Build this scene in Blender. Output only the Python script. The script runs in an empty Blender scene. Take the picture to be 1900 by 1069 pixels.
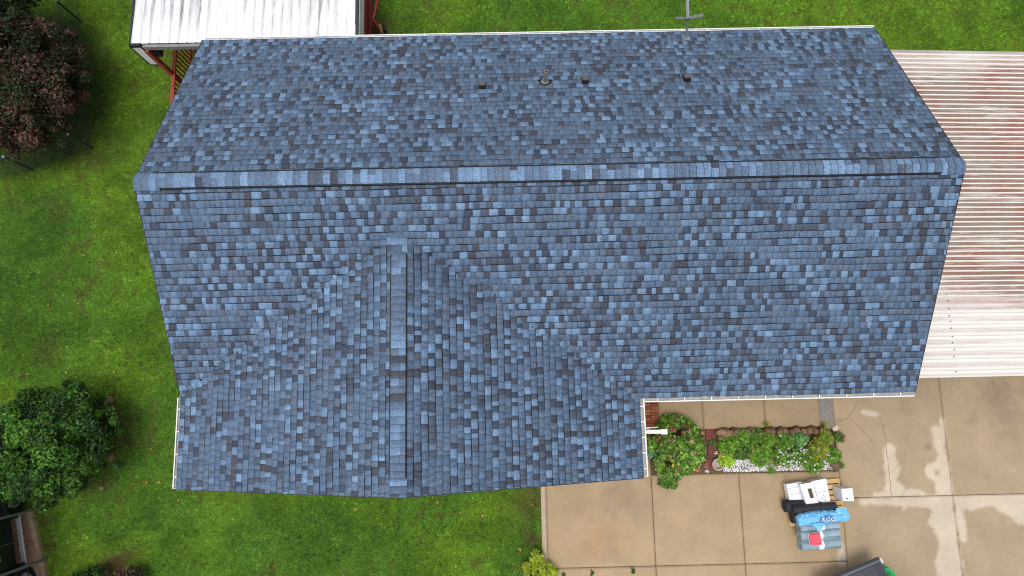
import bpy, bmesh, math, random
import numpy as np
from mathutils import Vector, Matrix, Euler
R_ = math.radians
random.seed(7)
rng = np.random.default_rng(11)
scene = bpy.context.scene
COL = scene.collection

# ------------------------------------------------------------------ camera
cam_d = bpy.data.cameras.new('camera')
cam = bpy.data.objects.new('camera', cam_d)
COL.objects.link(cam)
FPX = 1189.05
cam_d.sensor_width = 36.0
cam_d.lens = FPX / 1900.0 * 36.0
cam_d.clip_end = 2000
cam.location = (7.1337, -4.0241, 17.2098)
cam.rotation_euler = (0.1522, -0.0025, -0.0216)
scene.camera = cam

# ------------------------------------------------------------------ light
world = bpy.data.worlds.new('World')
scene.world = world
world.use_nodes = True
wn = world.node_tree
for n in list(wn.nodes):
    wn.nodes.remove(n)
sky = wn.nodes.new('ShaderNodeTexSky')
sky.sky_type = 'NISHITA'
sky.sun_disc = False
SUN_EL, SUN_AZ = 81.0, 225.0      # azimuth clockwise from +Y
sky.sun_elevation = R_(SUN_EL)
sky.sun_rotation = R_(SUN_AZ)
sky.dust_density = 3.0
hs = wn.nodes.new('ShaderNodeHueSaturation')
hs.inputs['Saturation'].default_value = 0.35      # overcast: the sky is nearly white
bg = wn.nodes.new('ShaderNodeBackground')
bg.inputs['Strength'].default_value = 0.15
wo = wn.nodes.new('ShaderNodeOutputWorld')
wn.links.new(sky.outputs[0], hs.inputs['Color'])
wn.links.new(hs.outputs[0], bg.inputs[0])
wn.links.new(bg.outputs[0], wo.inputs[0])
sd = bpy.data.lights.new('sun', 'SUN')
sd.energy = 0.8
sd.angle = R_(25)
sd.color = (1.0, 0.96, 0.9)
sun = bpy.data.objects.new('sun', sd)
COL.objects.link(sun)
sv = Vector((math.sin(R_(SUN_AZ)) * math.cos(R_(SUN_EL)), math.cos(R_(SUN_AZ)) * math.cos(R_(SUN_EL)), math.sin(R_(SUN_EL))))
sun.rotation_euler = sv.to_track_quat('Z', 'Y').to_euler()
scene.view_settings.view_transform = 'Standard'
scene.view_settings.look = 'None'
scene.view_settings.gamma = 1.0
scene.cycles.pixel_filter_type = 'BLACKMAN_HARRIS'
scene.cycles.filter_width = 1.05
scene.view_settings.exposure = 0.48

# ------------------------------------------------------------------ helpers
_R = np.array(Euler(cam.rotation_euler).to_matrix())
_C = np.array(cam.location)


def at(px, py, z=0.0):
    """where the sight line through a photo pixel meets height z"""
    d = _R @ np.array([(px - 950) / FPX, (534.5 - py) / FPX, -1.0])
    t = (z - _C[2]) / d[2]
    p = _C + t * d
    return Vector((p[0], p[1], z))


def tag(o, label=None, cat=None, group=None, kind=None):
    if label: o['label'] = label
    if cat: o['category'] = cat
    if group: o['group'] = group
    if kind: o['kind'] = kind
    return o


def empty(name, loc=(0, 0, 0), rz=0.0):
    o = bpy.data.objects.new(name, None)
    COL.objects.link(o)
    o.location = loc
    o.rotation_euler = (0, 0, rz)
    o.empty_display_size = 0.2
    return o


def np_obj(name, V, F, mat, parent=None, col=None, uv=None, smooth=False, extra=None):
    """V (n,3), F (m,k) constant k; col (m,3) per face"""
    V = np.asarray(V, dtype=np.float32)
    F = np.asarray(F, dtype=np.int32)
    m, k = F.shape
    me = bpy.data.meshes.new(name)
    me.vertices.add(len(V))
    me.vertices.foreach_set('co', V.ravel())
    me.loops.add(m * k)
    me.loops.foreach_set('vertex_index', F.ravel())
    me.polygons.add(m)
    me.polygons.foreach_set('loop_start', np.arange(m, dtype=np.int32) * k)
    me.polygons.foreach_set('loop_total', np.full(m, k, dtype=np.int32))
    me.update(calc_edges=True)
    if smooth:
        me.polygons.foreach_set('use_smooth', np.ones(m, dtype=bool))
    if col is not None:
        a = me.attributes.new('Col', 'FLOAT_COLOR', 'CORNER')
        c = np.ones((m, k, 4), dtype=np.float32)
        col = np.asarray(col, dtype=np.float32)
        c[:, :, :3] = col[:, None, :] if col.ndim == 2 else col
        a.data.foreach_set('color', c.ravel())
    if uv is not None:
        u = me.uv_layers.new(name='UVMap')
        u.data.foreach_set('uv', np.asarray(uv, dtype=np.float32).ravel())
    me.materials.append(mat)
    o = bpy.data.objects.new(name, me)
    COL.objects.link(o)
    o.parent = parent
    return o


class MB:
    """collects shapes; build() links them as ONE mesh object"""
    def __init__(s):
        s.v = []; s.f = []; s.c = []

    def add(s, vs, fs, col=None):
        b = len(s.v)
        s.v += [tuple(v) for v in vs]
        for f in fs:
            s.f.append(tuple(b + i for i in f))
            s.c.append(col)

    def box(s, x0, x1, y0, y1, z0, z1, M=None, col=None):
        vs = [Vector(p) for p in ((x0, y0, z0), (x1, y0, z0), (x1, y1, z0), (x0, y1, z0), (x0, y0, z1), (x1, y0, z1), (x1, y1, z1), (x0, y1, z1))]
        if M is not None: vs = [M @ v for v in vs]
        s.add(vs, ((0, 3, 2, 1), (4, 5, 6, 7), (0, 1, 5, 4), (1, 2, 6, 5), (2, 3, 7, 6), (3, 0, 4, 7)), col)

    def prism(s, poly, z0, z1, col=None, inset=0.0):
        n = len(poly)
        a = sum((poly[i][0] * poly[(i + 1) % n][1] - poly[(i + 1) % n][0] * poly[i][1]) for i in range(n))
        if a < 0: poly = list(reversed(poly))
        cx = sum(p[0] for p in poly) / n; cy = sum(p[1] for p in poly) / n
        vs = [(p[0], p[1], z0) for p in poly] + [(p[0] + (cx - p[0]) * inset, p[1] + (cy - p[1]) * inset, z1) for p in poly]
        fs = [tuple(reversed(range(n))), tuple(range(n, 2 * n))] + [(i, (i + 1) % n, n + (i + 1) % n, n + i) for i in range(n)]
        s.add(vs, fs, col)

    def tube(s, p0, p1, r0, r1=None, n=8, caps=True, col=None):
        r1 = r0 if r1 is None else r1
        p0, p1 = Vector(p0), Vector(p1)
        q = (p1 - p0).to_track_quat('Z', 'Y')
        vs = []
        for p, r in ((p0, r0), (p1, r1)):
            for i in range(n):
                a = 2 * math.pi * i / n
                vs.append(p + q @ Vector((math.cos(a) * r, math.sin(a) * r, 0)))
        fs = [(i, (i + 1) % n, n + (i + 1) % n, n + i) for i in range(n)]
        if caps: fs += [tuple(reversed(range(n))), tuple(range(n, 2 * n))]
        s.add(vs, fs, col)

    def lathe(s, prof, c=(0, 0, 0), n=20, col=None, M=None):
        vs = []
        for r, z in prof:
            for i in range(n):
                a = 2 * math.pi * i / n
                v = Vector((math.cos(a) * r, math.sin(a) * r, z))
                if M is not None: v = M @ v
                vs.append(v + Vector(c))
        fs = []
        for j in range(len(prof) - 1):
            for i in range(n):
                fs.append((j * n + i, j * n + (i + 1) % n, (j + 1) * n + (i + 1) % n, (j + 1) * n + i))
        fs += [tuple(reversed(range(n))), tuple(range((len(prof) - 1) * n, len(prof) * n))]
        s.add(vs, fs, col)

    def bar(s, p0, p1, w, h, col=None):
        p0, p1 = Vector(p0), Vector(p1)
        d = p1 - p0
        q = d.to_track_quat('X', 'Z')
        M = Matrix.Translation(p0) @ q.to_matrix().to_4x4()
        s.box(0, d.length, -w / 2, w / 2, -h / 2, h / 2, M, col)

    def build(s, name, mat, parent=None, bevel=0.0, smooth=False, loc=None):
        me = bpy.data.meshes.new(name)
        me.from_pydata(s.v, [], s.f)
        if any(c is not None for c in s.c):
            a = me.attributes.new('Col', 'FLOAT_COLOR', 'CORNER')
            arr = []
            for p, c in zip(me.polygons, s.c):
                arr += list((*(c or (1, 1, 1)), 1.0)) * p.loop_total
            a.data.foreach_set('color', arr)
        me.materials.append(mat)
        me.update()
        if smooth:
            me.polygons.foreach_set('use_smooth', [True] * len(me.polygons))
        o = bpy.data.objects.new(name, me)
        COL.objects.link(o)
        o.parent = parent
        if loc is not None: o.location = loc
        if bevel > 0:
            m = o.modifiers.new('bevel', 'BEVEL')
            m.width = bevel; m.segments = 2; m.limit_method = 'ANGLE'
        return o


# value noise in numpy, for colouring big sheets where they stand
_T = rng.random((256, 256)).astype(np.float32)


def vnoise(x, y):
    xi = np.floor(x).astype(int); yi = np.floor(y).astype(int)
    fx = x - xi; fy = y - yi
    fx = fx * fx * (3 - 2 * fx); fy = fy * fy * (3 - 2 * fy)
    g = lambda a, b: _T[a % 256, b % 256]
    return (g(xi, yi) * (1 - fx) + g(xi + 1, yi) * fx) * (1 - fy) + (g(xi, yi + 1) * (1 - fx) + g(xi + 1, yi + 1) * fx) * fy


def fbm(x, y, o=4):
    s = 0; a = 0.5; t = 0
    for i in range(o):
        s = s + a * vnoise(x * 2 ** i + 17.3 * i, y * 2 ** i + 9.1 * i); t += a; a *= 0.5
    return s / t


def sstep(a, b, x):
    t = np.clip((x - a) / (b - a), 0, 1)
    return t * t * (3 - 2 * t)


def segdist(x, y, a, b):
    ax, ay = a; bx, by = b
    dx, dy = bx - ax, by - ay
    t = np.clip(((x - ax) * dx + (y - ay) * dy) / (dx * dx + dy * dy + 1e-9), 0, 1)
    return np.hypot(x - ax - t * dx, y - ay - t * dy)


# ------------------------------------------------------------------ materials
def new_mat(name):
    m = bpy.data.materials.new(name)
    m.use_nodes = True
    nt = m.node_tree
    return m, nt, nt.nodes['Principled BSDF']


def coord(nt, scale=(1, 1, 1)):
    tc = nt.nodes.new('ShaderNodeNewGeometry')
    mp = nt.nodes.new('ShaderNodeMapping')
    mp.inputs['Scale'].default_value = scale
    nt.links.new(tc.outputs['Position'], mp.inputs['Vector'])
    return mp.outputs[0]


def noise(nt, scale, detail=4, stretch=(1, 1, 1), rough=0.55):
    n = nt.nodes.new('ShaderNodeTexNoise')
    n.inputs['Scale'].default_value = scale
    n.inputs['Detail'].default_value = detail
    n.inputs['Roughness'].default_value = rough
    nt.links.new(coord(nt, stretch), n.inputs['Vector'])
    return n.outputs['Fac']


def maprange(nt, s, a, b, c, d):
    n = nt.nodes.new('ShaderNodeMapRange')
    for i, v in zip((1, 2, 3, 4), (a, b, c, d)): n.inputs[i].default_value = v
    nt.links.new(s, n.inputs[0])
    return n.outputs[0]


def mixc(nt, fac, a, b, mode='MIX'):
    n = nt.nodes.new('ShaderNodeMix')
    n.data_type = 'RGBA'; n.blend_type = mode
    for s, v in ((0, fac), (6, a), (7, b)):
        if isinstance(v, bpy.types.NodeSocket): nt.links.new(v, n.inputs[s])
        elif isinstance(v, (int, float)): n.inputs[s].default_value = v
        else: n.inputs[s].default_value = (*v, 1)
    return n.outputs[2]


def mul(nt, a, b):
    n = nt.nodes.new('ShaderNodeMath'); n.operation = 'MULTIPLY'
    for s, v in ((0, a), (1, b)):
        if isinstance(v, bpy.types.NodeSocket): nt.links.new(v, n.inputs[s])
        else: n.inputs[s].default_value = v
    return n.outputs[0]


def scaled(nt, colsock, fac):
    """colour times a scalar socket"""
    c = nt.nodes.new('ShaderNodeVectorMath'); c.operation = 'SCALE'
    if isinstance(colsock, bpy.types.NodeSocket): nt.links.new(colsock, c.inputs[0])
    else: c.inputs[0].default_value = colsock
    nt.links.new(fac, c.inputs['Scale'])
    return c.outputs[0]


def attr(nt, name='Col'):
    a = nt.nodes.new('ShaderNodeAttribute')
    a.attribute_name = name
    return a


def bump(nt, b, h, strength=0.3, dist=0.01):
    n = nt.nodes.new('ShaderNodeBump')
    n.inputs['Strength'].default_value = strength
    n.inputs['Distance'].default_value = dist
    nt.links.new(h, n.inputs['Height'])
    nt.links.new(n.outputs[0], b.inputs['Normal'])


def simple(name, c, rough=0.6, metal=0.0, var=0.12, scale=6.0, spec=0.3, bmp=0.0):
    m, nt, b = new_mat(name)
    n = noise(nt, scale, 5)
    nt.links.new(scaled(nt, c, maprange(nt, n, 0.25, 0.75, 1 - var, 1 + var)), b.inputs['Base Color'])
    b.inputs['Roughness'].default_value = rough
    b.inputs['Metallic'].default_value = metal
    b.inputs['Specular IOR Level'].default_value = spec
    if bmp: bump(nt, b, n, bmp, 0.02)
    return m


def attr_mat(name, rough=0.7, var=0.15, scale=20.0, spec=0.2, trans=0.0, bmp=0.0):
    m, nt, b = new_mat(name)
    n = noise(nt, scale, 4)
    a = attr(nt)
    nt.links.new(scaled(nt, a.outputs['Color'], maprange(nt, n, 0.25, 0.75, 1 - var, 1 + var)), b.inputs['Base Color'])
    b.inputs['Roughness'].default_value = rough
    b.inputs['Specular IOR Level'].default_value = spec
    if bmp: bump(nt, b, n, bmp, 0.02)
    if trans > 0:
        tr = nt.nodes.new('ShaderNodeBsdfTranslucent')
        nt.links.new(a.outputs['Color'], tr.inputs[0])
        mx = nt.nodes.new('ShaderNodeMixShader'); mx.inputs[0].default_value = trans
        out = [x for x in nt.nodes if x.type == 'OUTPUT_MATERIAL'][0]
        nt.links.new(b.outputs[0], mx.inputs[1]); nt.links.new(tr.outputs[0], mx.inputs[2]); nt.links.new(mx.outputs[0], out.inputs[0])
    return m


M = {}
M['leaf'] = attr_mat('leaf', 0.5, 0.1, 30, 0.25, 0.25)
M['grass'] = attr_mat('grass_blades', 0.65, 0.2, 1.5, 0.1, 0.3)
M['bark'] = simple('bark', (0.09, 0.065, 0.045), 0.9, 0, 0.3, 14, 0.1, 0.5)
M['white'] = simple('white_metal_paint', (0.80, 0.80, 0.78), 0.4, 0, 0.05, 3, 0.4)
M['soffit'] = simple('white_soffit', (0.72, 0.72, 0.70), 0.6, 0, 0.05)
M['black'] = simple('black_plastic', (0.012, 0.013, 0.015), 0.55, 0, 0.15, 8, 0.3)
M['darktrim'] = simple('dark_trim', (0.03, 0.033, 0.038), 0.5, 0, 0.15)
M['gutter_in'] = simple('gutter_trough', (0.33, 0.33, 0.31), 0.6, 0, 0.3, 9)
M['red'] = simple('red_stained_timber', (0.30, 0.055, 0.04), 0.65, 0, 0.25, 9, 0.2)
M['greytrim'] = simple('weathered_grey_flashing', (0.24, 0.25, 0.24), 0.6, 0, 0.25, 12)
M['pipe'] = simple('grey_pipe', (0.27, 0.265, 0.235), 0.6, 0, 0.15, 12)
M['galv'] = simple('galvanised_steel', (0.42, 0.43, 0.43), 0.4, 0.4, 0.2, 15)
M['steelgrey'] = simple('dull_grey_steel', (0.16, 0.165, 0.17), 0.5, 0.3, 0.2, 15)
M['rubber'] = simple('rubber', (0.012, 0.012, 0.012), 0.8, 0, 0.2)
M['carpaint'] = simple('black_car_paint', (0.008, 0.009, 0.012), 0.15, 0, 0.05, 2, 0.6)
M['glass'] = simple('dark_glass', (0.01, 0.012, 0.014), 0.05, 0, 0.02, 2, 0.7)
M['silver'] = simple('silver_trim', (0.55, 0.56, 0.58), 0.35, 0.5, 0.1)
M['liner'] = simple('ribbed_bed_liner', (0.042, 0.043, 0.052), 0.5, 0, 0.12, 20)
M['pine'] = simple('pine_boards', (0.62, 0.42, 0.20), 0.75, 0, 0.25, 12, 0.15)
M['card'] = simple('white_cardboard', (0.80, 0.81, 0.84), 0.6, 0, 0.05, 6)
M['brown'] = simple('brown_goods', (0.16, 0.09, 0.05), 0.8, 0, 0.5, 60)
M['felt'] = simple('black_felt_roll', (0.03, 0.031, 0.038), 0.75, 0, 0.2, 15)
M['bluewrap'] = simple('light_blue_wrap', (0.16, 0.47, 0.78), 0.35, 0, 0.22, 9, 0.4, 0.6)
M['blueink'] = simple('dark_blue_print', (0.02, 0.09, 0.25), 0.5, 0, 0.05)
M['underlay'] = simple('grey_blue_roll_surface', (0.26, 0.36, 0.42), 0.55, 0, 0.16, 5)
M['pinkplate'] = simple('pink_red_plastic', (0.75, 0.09, 0.13), 0.4, 0, 0.08, 12)
M['greenbag'] = simple('green_plastic', (0.05, 0.50, 0.17), 0.4, 0, 0.1)
M['soil'] = simple('soil', (0.13, 0.09, 0.055), 0.95, 0, 0.4, 20, 0.1, 0.6)
M['terracotta'] = simple('pale_clay', (0.45, 0.33, 0.28), 0.8, 0, 0.2, 12)
M['redpaver'] = simple('dark_red_paver', (0.17, 0.055, 0.045), 0.85, 0, 0.25, 14, 0.15, 0.3)
M['brick'] = attr_mat('brick', 0.85, 0.25, 18, 0.15, 0, 0.3)
M['rock'] = attr_mat('rock', 0.9, 0.35, 7, 0.15, 0, 0.5)
M['gravel'] = attr_mat('gravel', 0.8, 0.1, 30, 0.2)
M['petal'] = attr_mat('petals', 0.6, 0.08, 30, 0.2, 0.2)
M['aggregate'] = simple('exposed_aggregate', (0.24, 0.22, 0.195), 0.9, 0, 0.55, 45, 0.15, 0.6)
M['joint'] = simple('joint_filler', (0.07, 0.05, 0.035), 0.95, 0, 0.3, 20)
M['wallbrick'] = None


def shingle_mat():
    m, nt, b = new_mat('asphalt_shingle')
    a = attr(nt)
    uv = nt.nodes.new('ShaderNodeUVMap'); uv.uv_map = 'UVMap'
    sp = nt.nodes.new('ShaderNodeSeparateXYZ'); nt.links.new(uv.outputs[0], sp.inputs[0])
    g = noise(nt, 42, 3, rough=0.9)                       # mineral granules
    g2 = noise(nt, 16, 3)
    w = noise(nt, 0.5, 4)                                 # broad colour drift between bundles
    c = scaled(nt, a.outputs['Color'], maprange(nt, g, 0.34, 0.66, 0.48, 1.52))
    c = scaled(nt, c, maprange(nt, g2, 0.3, 0.7, 0.92, 1.08))
    c = scaled(nt, c, maprange(nt, w, 0.3, 0.7, 0.93, 1.07))
    # shadow lines between courses painted into the dark granule band, and at cut sides
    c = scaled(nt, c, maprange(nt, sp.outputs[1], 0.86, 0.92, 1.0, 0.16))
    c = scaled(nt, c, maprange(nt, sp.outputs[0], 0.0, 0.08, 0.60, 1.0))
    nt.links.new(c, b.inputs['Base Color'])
    b.inputs['Roughness'].default_value = 0.85
    b.inputs['Specular IOR Level'].default_value = 0.25
    bump(nt, b, g, 0.5, 0.004)
    return m


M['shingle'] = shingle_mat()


def wallbrick():
    m, nt, b = new_mat('red_brick_wall')
    br = nt.nodes.new('ShaderNodeTexBrick')
    br.inputs['Scale'].default_value = 1.0
    br.inputs['Brick Width'].default_value = 0.2
    br.inputs['Row Height'].default_value = 0.075
    br.inputs['Mortar Size'].default_value = 0.008
    br.inputs['Color1'].default_value = (0.30, 0.10, 0.06, 1)
    br.inputs['Color2'].default_value = (0.20, 0.07, 0.05, 1)
    br.inputs['Mortar'].default_value = (0.38, 0.35, 0.31, 1)
    g = nt.nodes.new('ShaderNodeNewGeometry')
    s = nt.nodes.new('ShaderNodeSeparateXYZ'); nt.links.new(g.outputs['Position'], s.inputs[0])
    ad = nt.nodes.new('ShaderNodeMath'); ad.operation = 'ADD'
    nt.links.new(s.outputs[0], ad.inputs[0]); nt.links.new(s.outputs[1], ad.inputs[1])
    cb = nt.nodes.new('ShaderNodeCombineXYZ')
    nt.links.new(ad.outputs[0], cb.inputs[0]); nt.links.new(s.outputs[2], cb.inputs[1])
    nt.links.new(cb.outputs[0], br.inputs['Vector'])
    nt.links.new(br.outputs[0], b.inputs['Base Color'])
    b.inputs['Roughness'].default_value = 0.9
    return m


M['wallbrick'] = wallbrick()


def sheet_metal(name, along, dirtcol, cleancol, amount):
    """painted ribbed sheet; 'Col' red = how low in the profile, green = how much grime gathers there"""
    m, nt, b = new_mat(name)
    a = attr(nt)
    sp = nt.nodes.new('ShaderNodeSeparateColor'); nt.links.new(a.outputs['Color'], sp.inputs[0])
    st = (0.55, 9, 1) if along == 'x' else (9, 0.55, 1)
    n1 = noise(nt, 1.6, 6, st, 0.65)
    n0 = noise(nt, 1.0, 4, (.25, 8.5, 1) if along == 'x' else (8.5, .25, 1), .5)
    n2 = noise(nt, 6.0, 5, (0.5, 4, 1) if along == 'x' else (4, 0.5, 1), 0.7)
    n3 = noise(nt, 0.9, 3)
    v = maprange(nt, n1, 0.22, 0.58, 0.0, 1.0) if along == 'x' else maprange(nt, n1, 0.33, 0.6, 0.0, 1.0)
    v = mul(nt, v, maprange(nt, n2, 0.28, 0.6, 0.35, 1.0))
    v = mul(nt, v, maprange(nt, n0, 0.35, 0.6, 0.45, 1.2))
    if along == 'x': v = maprange(nt, v, 0.0, 0.6, 0.34, 1.0)
    v = mul(nt, v, sp.outputs[1])
    low = maprange(nt, sp.outputs[0], 0.0, 1.0, 0.06, 1.0)
    v = mul(nt, v, low)
    hue = mixc(nt, maprange(nt, n3, 0.4, 0.6, 0, 1), dirtcol[0], dirtcol[1])
    c = mixc(nt, mul(nt, v, amount), cleancol, hue)
    fine = noise(nt, 40, 3)
    c = scaled(nt, c, maprange(nt, fine, 0.3, 0.7, 0.93, 1.05))
    nt.links.new(c, b.inputs['Base Color'])
    b.inputs['Roughness'].default_value = 0.55
    b.inputs['Specular IOR Level'].default_value = 0.3
    return m


M['carport_sheet'] = sheet_metal('carport_sheet', 'x', ((0.26, 0.115, 0.085), (0.25, 0.19, 0.145)), (0.80, 0.77, 0.71), 1.0)
M['porch_sheet'] = sheet_metal('porch_sheet', 'y', ((0.16, 0.14, 0.13), (0.26, 0.22, 0.19)), (0.84, 0.84, 0.86), 1.0)


def concrete_mat():
    m, nt, b = new_mat('concrete')
    a = attr(nt)
    n1 = noise(nt, 1.3, 6, rough=0.6); n2 = noise(nt, 9, 6, rough=0.7); n3 = noise(nt, 70, 2)
    c = scaled(nt, a.outputs['Color'], maprange(nt, n1, 0.3, 0.7, 0.90, 1.08))
    c = scaled(nt, c, maprange(nt, n2, 0.3, 0.7, 0.93, 1.06))
    c = scaled(nt, c, maprange(nt, n3, 0.3, 0.7, 0.92, 1.07))
    nt.links.new(c, b.inputs['Base Color'])
    b.inputs['Roughness'].default_value = 0.8
    b.inputs['Specular IOR Level'].default_value = 0.25
    bump(nt, b, n2, 0.1, 0.01)
    return m


M['concrete'] = concrete_mat()

# ------------------------------------------------------------------ lawn
EZ = 3.0                                    # height of the eaves


def lawn_colour(x, y):
    n1 = fbm(x * 0.35 + 3, y * 0.35 + 7, 4); n2 = fbm(x * 1.3 + 40, y * 1.3 + 2, 4); n3 = fbm(x * 4 + 11, y * 4 + 70, 3)
    base = np.array([0.128, 0.268, 0.030]); dark = np.array([0.062, 0.140, 0.016])
    yel = np.array([0.175, 0.325, 0.028]); brn = np.array([0.15, 0.11, 0.04])
    t = lambda v: v[..., None]
    c = base + t(sstep(0.42, 0.62, n1)) * (yel - base) * 1.1
    c = c + t(sstep(0.52, 0.3, n2) * 0.42) * (dark - c)
    c = c + t(sstep(0.60, 0.74, n3) * sstep(0.42, 0.6, n2) * 0.5) * (brn - c)
    # worn patches
    for (px, py, r, k) in ((222, 1055, 0.75, 1.0), (225, 800, 0.8, 0.5), (175, 890, 0.7, 0.5), (95, 655, 0.5, 0.35), (985, 1000, 0.35, 1.0), (975, 940, 0.7, 0.45), (1000, 915, 0.5, 0.35), (110, 390, 0.5, 0.35), (165, 290, 0.8, 0.5), (712, 40, 0.6, 0.7), (985, 1050, 0.5, 0.9), (90, 1010, 0.25, 0.8), (80, 970, .25, .7), (740, 890, .4, .2), (820, 30, .5, .2), (330, 95, 1.0, .4)):
        p = at(px, py)
        d = np.hypot(x - p.x, y - p.y) / r + (fbm(x * 3 + 5, y * 3, 3) - 0.5) * 1.2
        c = c + t(sstep(1.0, 0.2, d) * k) * (brn - c)
    # turf darker on the far left; shade painted in under the dark tree
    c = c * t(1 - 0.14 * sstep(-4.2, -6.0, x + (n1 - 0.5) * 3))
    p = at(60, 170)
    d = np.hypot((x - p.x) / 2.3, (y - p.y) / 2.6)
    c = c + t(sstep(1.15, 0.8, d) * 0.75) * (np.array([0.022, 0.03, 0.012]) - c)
    return c


def lawn_mat():
    m, nt, b = new_mat('lawn_base')
    n1 = noise(nt, 0.35, 5); n2 = noise(nt, 25, 4)
    c = mixc(nt, maprange(nt, n1, 0.35, 0.65, 0, 1), (0.030, 0.062, 0.010), (0.045, 0.085, 0.010))
    c = scaled(nt, c, maprange(nt, n2, 0.3, 0.7, 0.6, 1.4))
    nt.links.new(c, b.inputs['Base Color'])
    b.inputs['Roughness'].default_value = 0.95
    b.inputs['Specular IOR Level'].default_value = 0.05
    return m


g = MB(); g.add([(-300, -300, -0.02), (300, -300, -0.02), (300, 300, -0.02), (-300, 300, -0.02)], [(0, 1, 2, 3)])
tag(g.build('ground', lawn_mat()), kind='structure')

# near lawn as a gently uneven sheet that carries the turf's patch colours and painted tree shade
nx, ny = 300, 210
gx = np.linspace(-12, 26, nx); gy = np.linspace(-13, 13, ny)
GX, GY = np.meshgrid(gx, gy)
V = np.stack([GX, GY, (fbm(GX * 0.7, GY * 0.7, 3) - 0.5) * 0.02 - 0.008], -1).reshape(-1, 3)
idx = np.arange(nx * ny).reshape(ny, nx)
F = np.stack([idx[:-1, :-1], idx[:-1, 1:], idx[1:, 1:], idx[1:, :-1]], -1).reshape(-1, 4)
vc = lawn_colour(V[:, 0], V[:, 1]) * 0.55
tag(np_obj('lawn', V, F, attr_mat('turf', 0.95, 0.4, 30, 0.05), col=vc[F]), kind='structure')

# grass blades
def in_paving(x, y):
    k = (x > 7.86) & (y < -4.0)
    k |= (x > 0.35) & (x < 15.7) & (y > -5.6) & (y < 3.8)
    k |= (x > 15.2) & (y > -4.2) & (y < 3.7)
    u = (x + 5.21) * 0.948 + (y + 6.89) * 0.318       # beside the neighbour's slab
    k |= (u < 0.03) & (y < -6.75)
    return k

NB = 560000
bx = rng.uniform(-9.6, 24, NB * 2); by = rng.uniform(-10.6, 9.5, NB * 2)
k = ~in_paving(bx, by) & ~((bx > 1) & (bx < 15) & (by > -5.5) & (by < 3.5))
dens = fbm(bx * 2.2 + 9, by * 2.2 + 4, 3)
tree_c = at(60, 170)
k &= rng.random(NB * 2) < np.clip(0.35 + dens, 0, 1)
bx, by = bx[k][:NB], by[k][:NB]
n = len(bx)
ang = rng.uniform(0, 2 * math.pi, n); lean = rng.uniform(0.3, 1.15, n)
ln = rng.uniform(0.03, 0.075, n); wd = rng.uniform(0.005, 0.010, n)
dx, dy = np.cos(ang), np.sin(ang)
p0 = np.stack([bx - dy * wd, by + dx * wd, np.full(n, -0.005)], -1)
p1 = np.stack([bx + dy * wd, by - dx * wd, np.full(n, -0.005)], -1)
p2 = np.stack([bx + dx * ln * np.sin(lean), by + dy * ln * np.sin(lean), ln * np.cos(lean)], -1)
V = np.stack([p0, p1, p2], 1).reshape(-1, 3)
F = np.arange(n * 3).reshape(-1, 3)
cl_ = .5 * fbm(bx * 5 + 3, by * 5 + 8, 3) + .5 * vnoise(bx * 16, by * 16)
tuft = _T[(np.floor(bx / .045).astype(int) * 7 + 13 * np.floor(by / .045).astype(int)) % 256, (np.floor(by / .045).astype(int) * 3 + np.floor(bx / .045).astype(int)) % 256]
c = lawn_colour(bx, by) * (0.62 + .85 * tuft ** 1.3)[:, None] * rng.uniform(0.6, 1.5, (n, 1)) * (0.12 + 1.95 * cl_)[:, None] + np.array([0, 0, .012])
pale = rng.random(n) < 0.07
c[pale] = c[pale] * 1.15 + np.array([0.05, 0.07, 0.02])
np_obj('grass', V, F, M['grass'], col=c)
tag(bpy.data.objects['grass'], 'short bright green lawn grass around the house', 'grass', kind='stuff')

# ------------------------------------------------------------------ concrete paving
RAW = np.array([0.405, 0.296, 0.178]); DRY = np.array([0.565, 0.475, 0.365]); DK = np.array([0.24, 0.175, 0.125])


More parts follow.
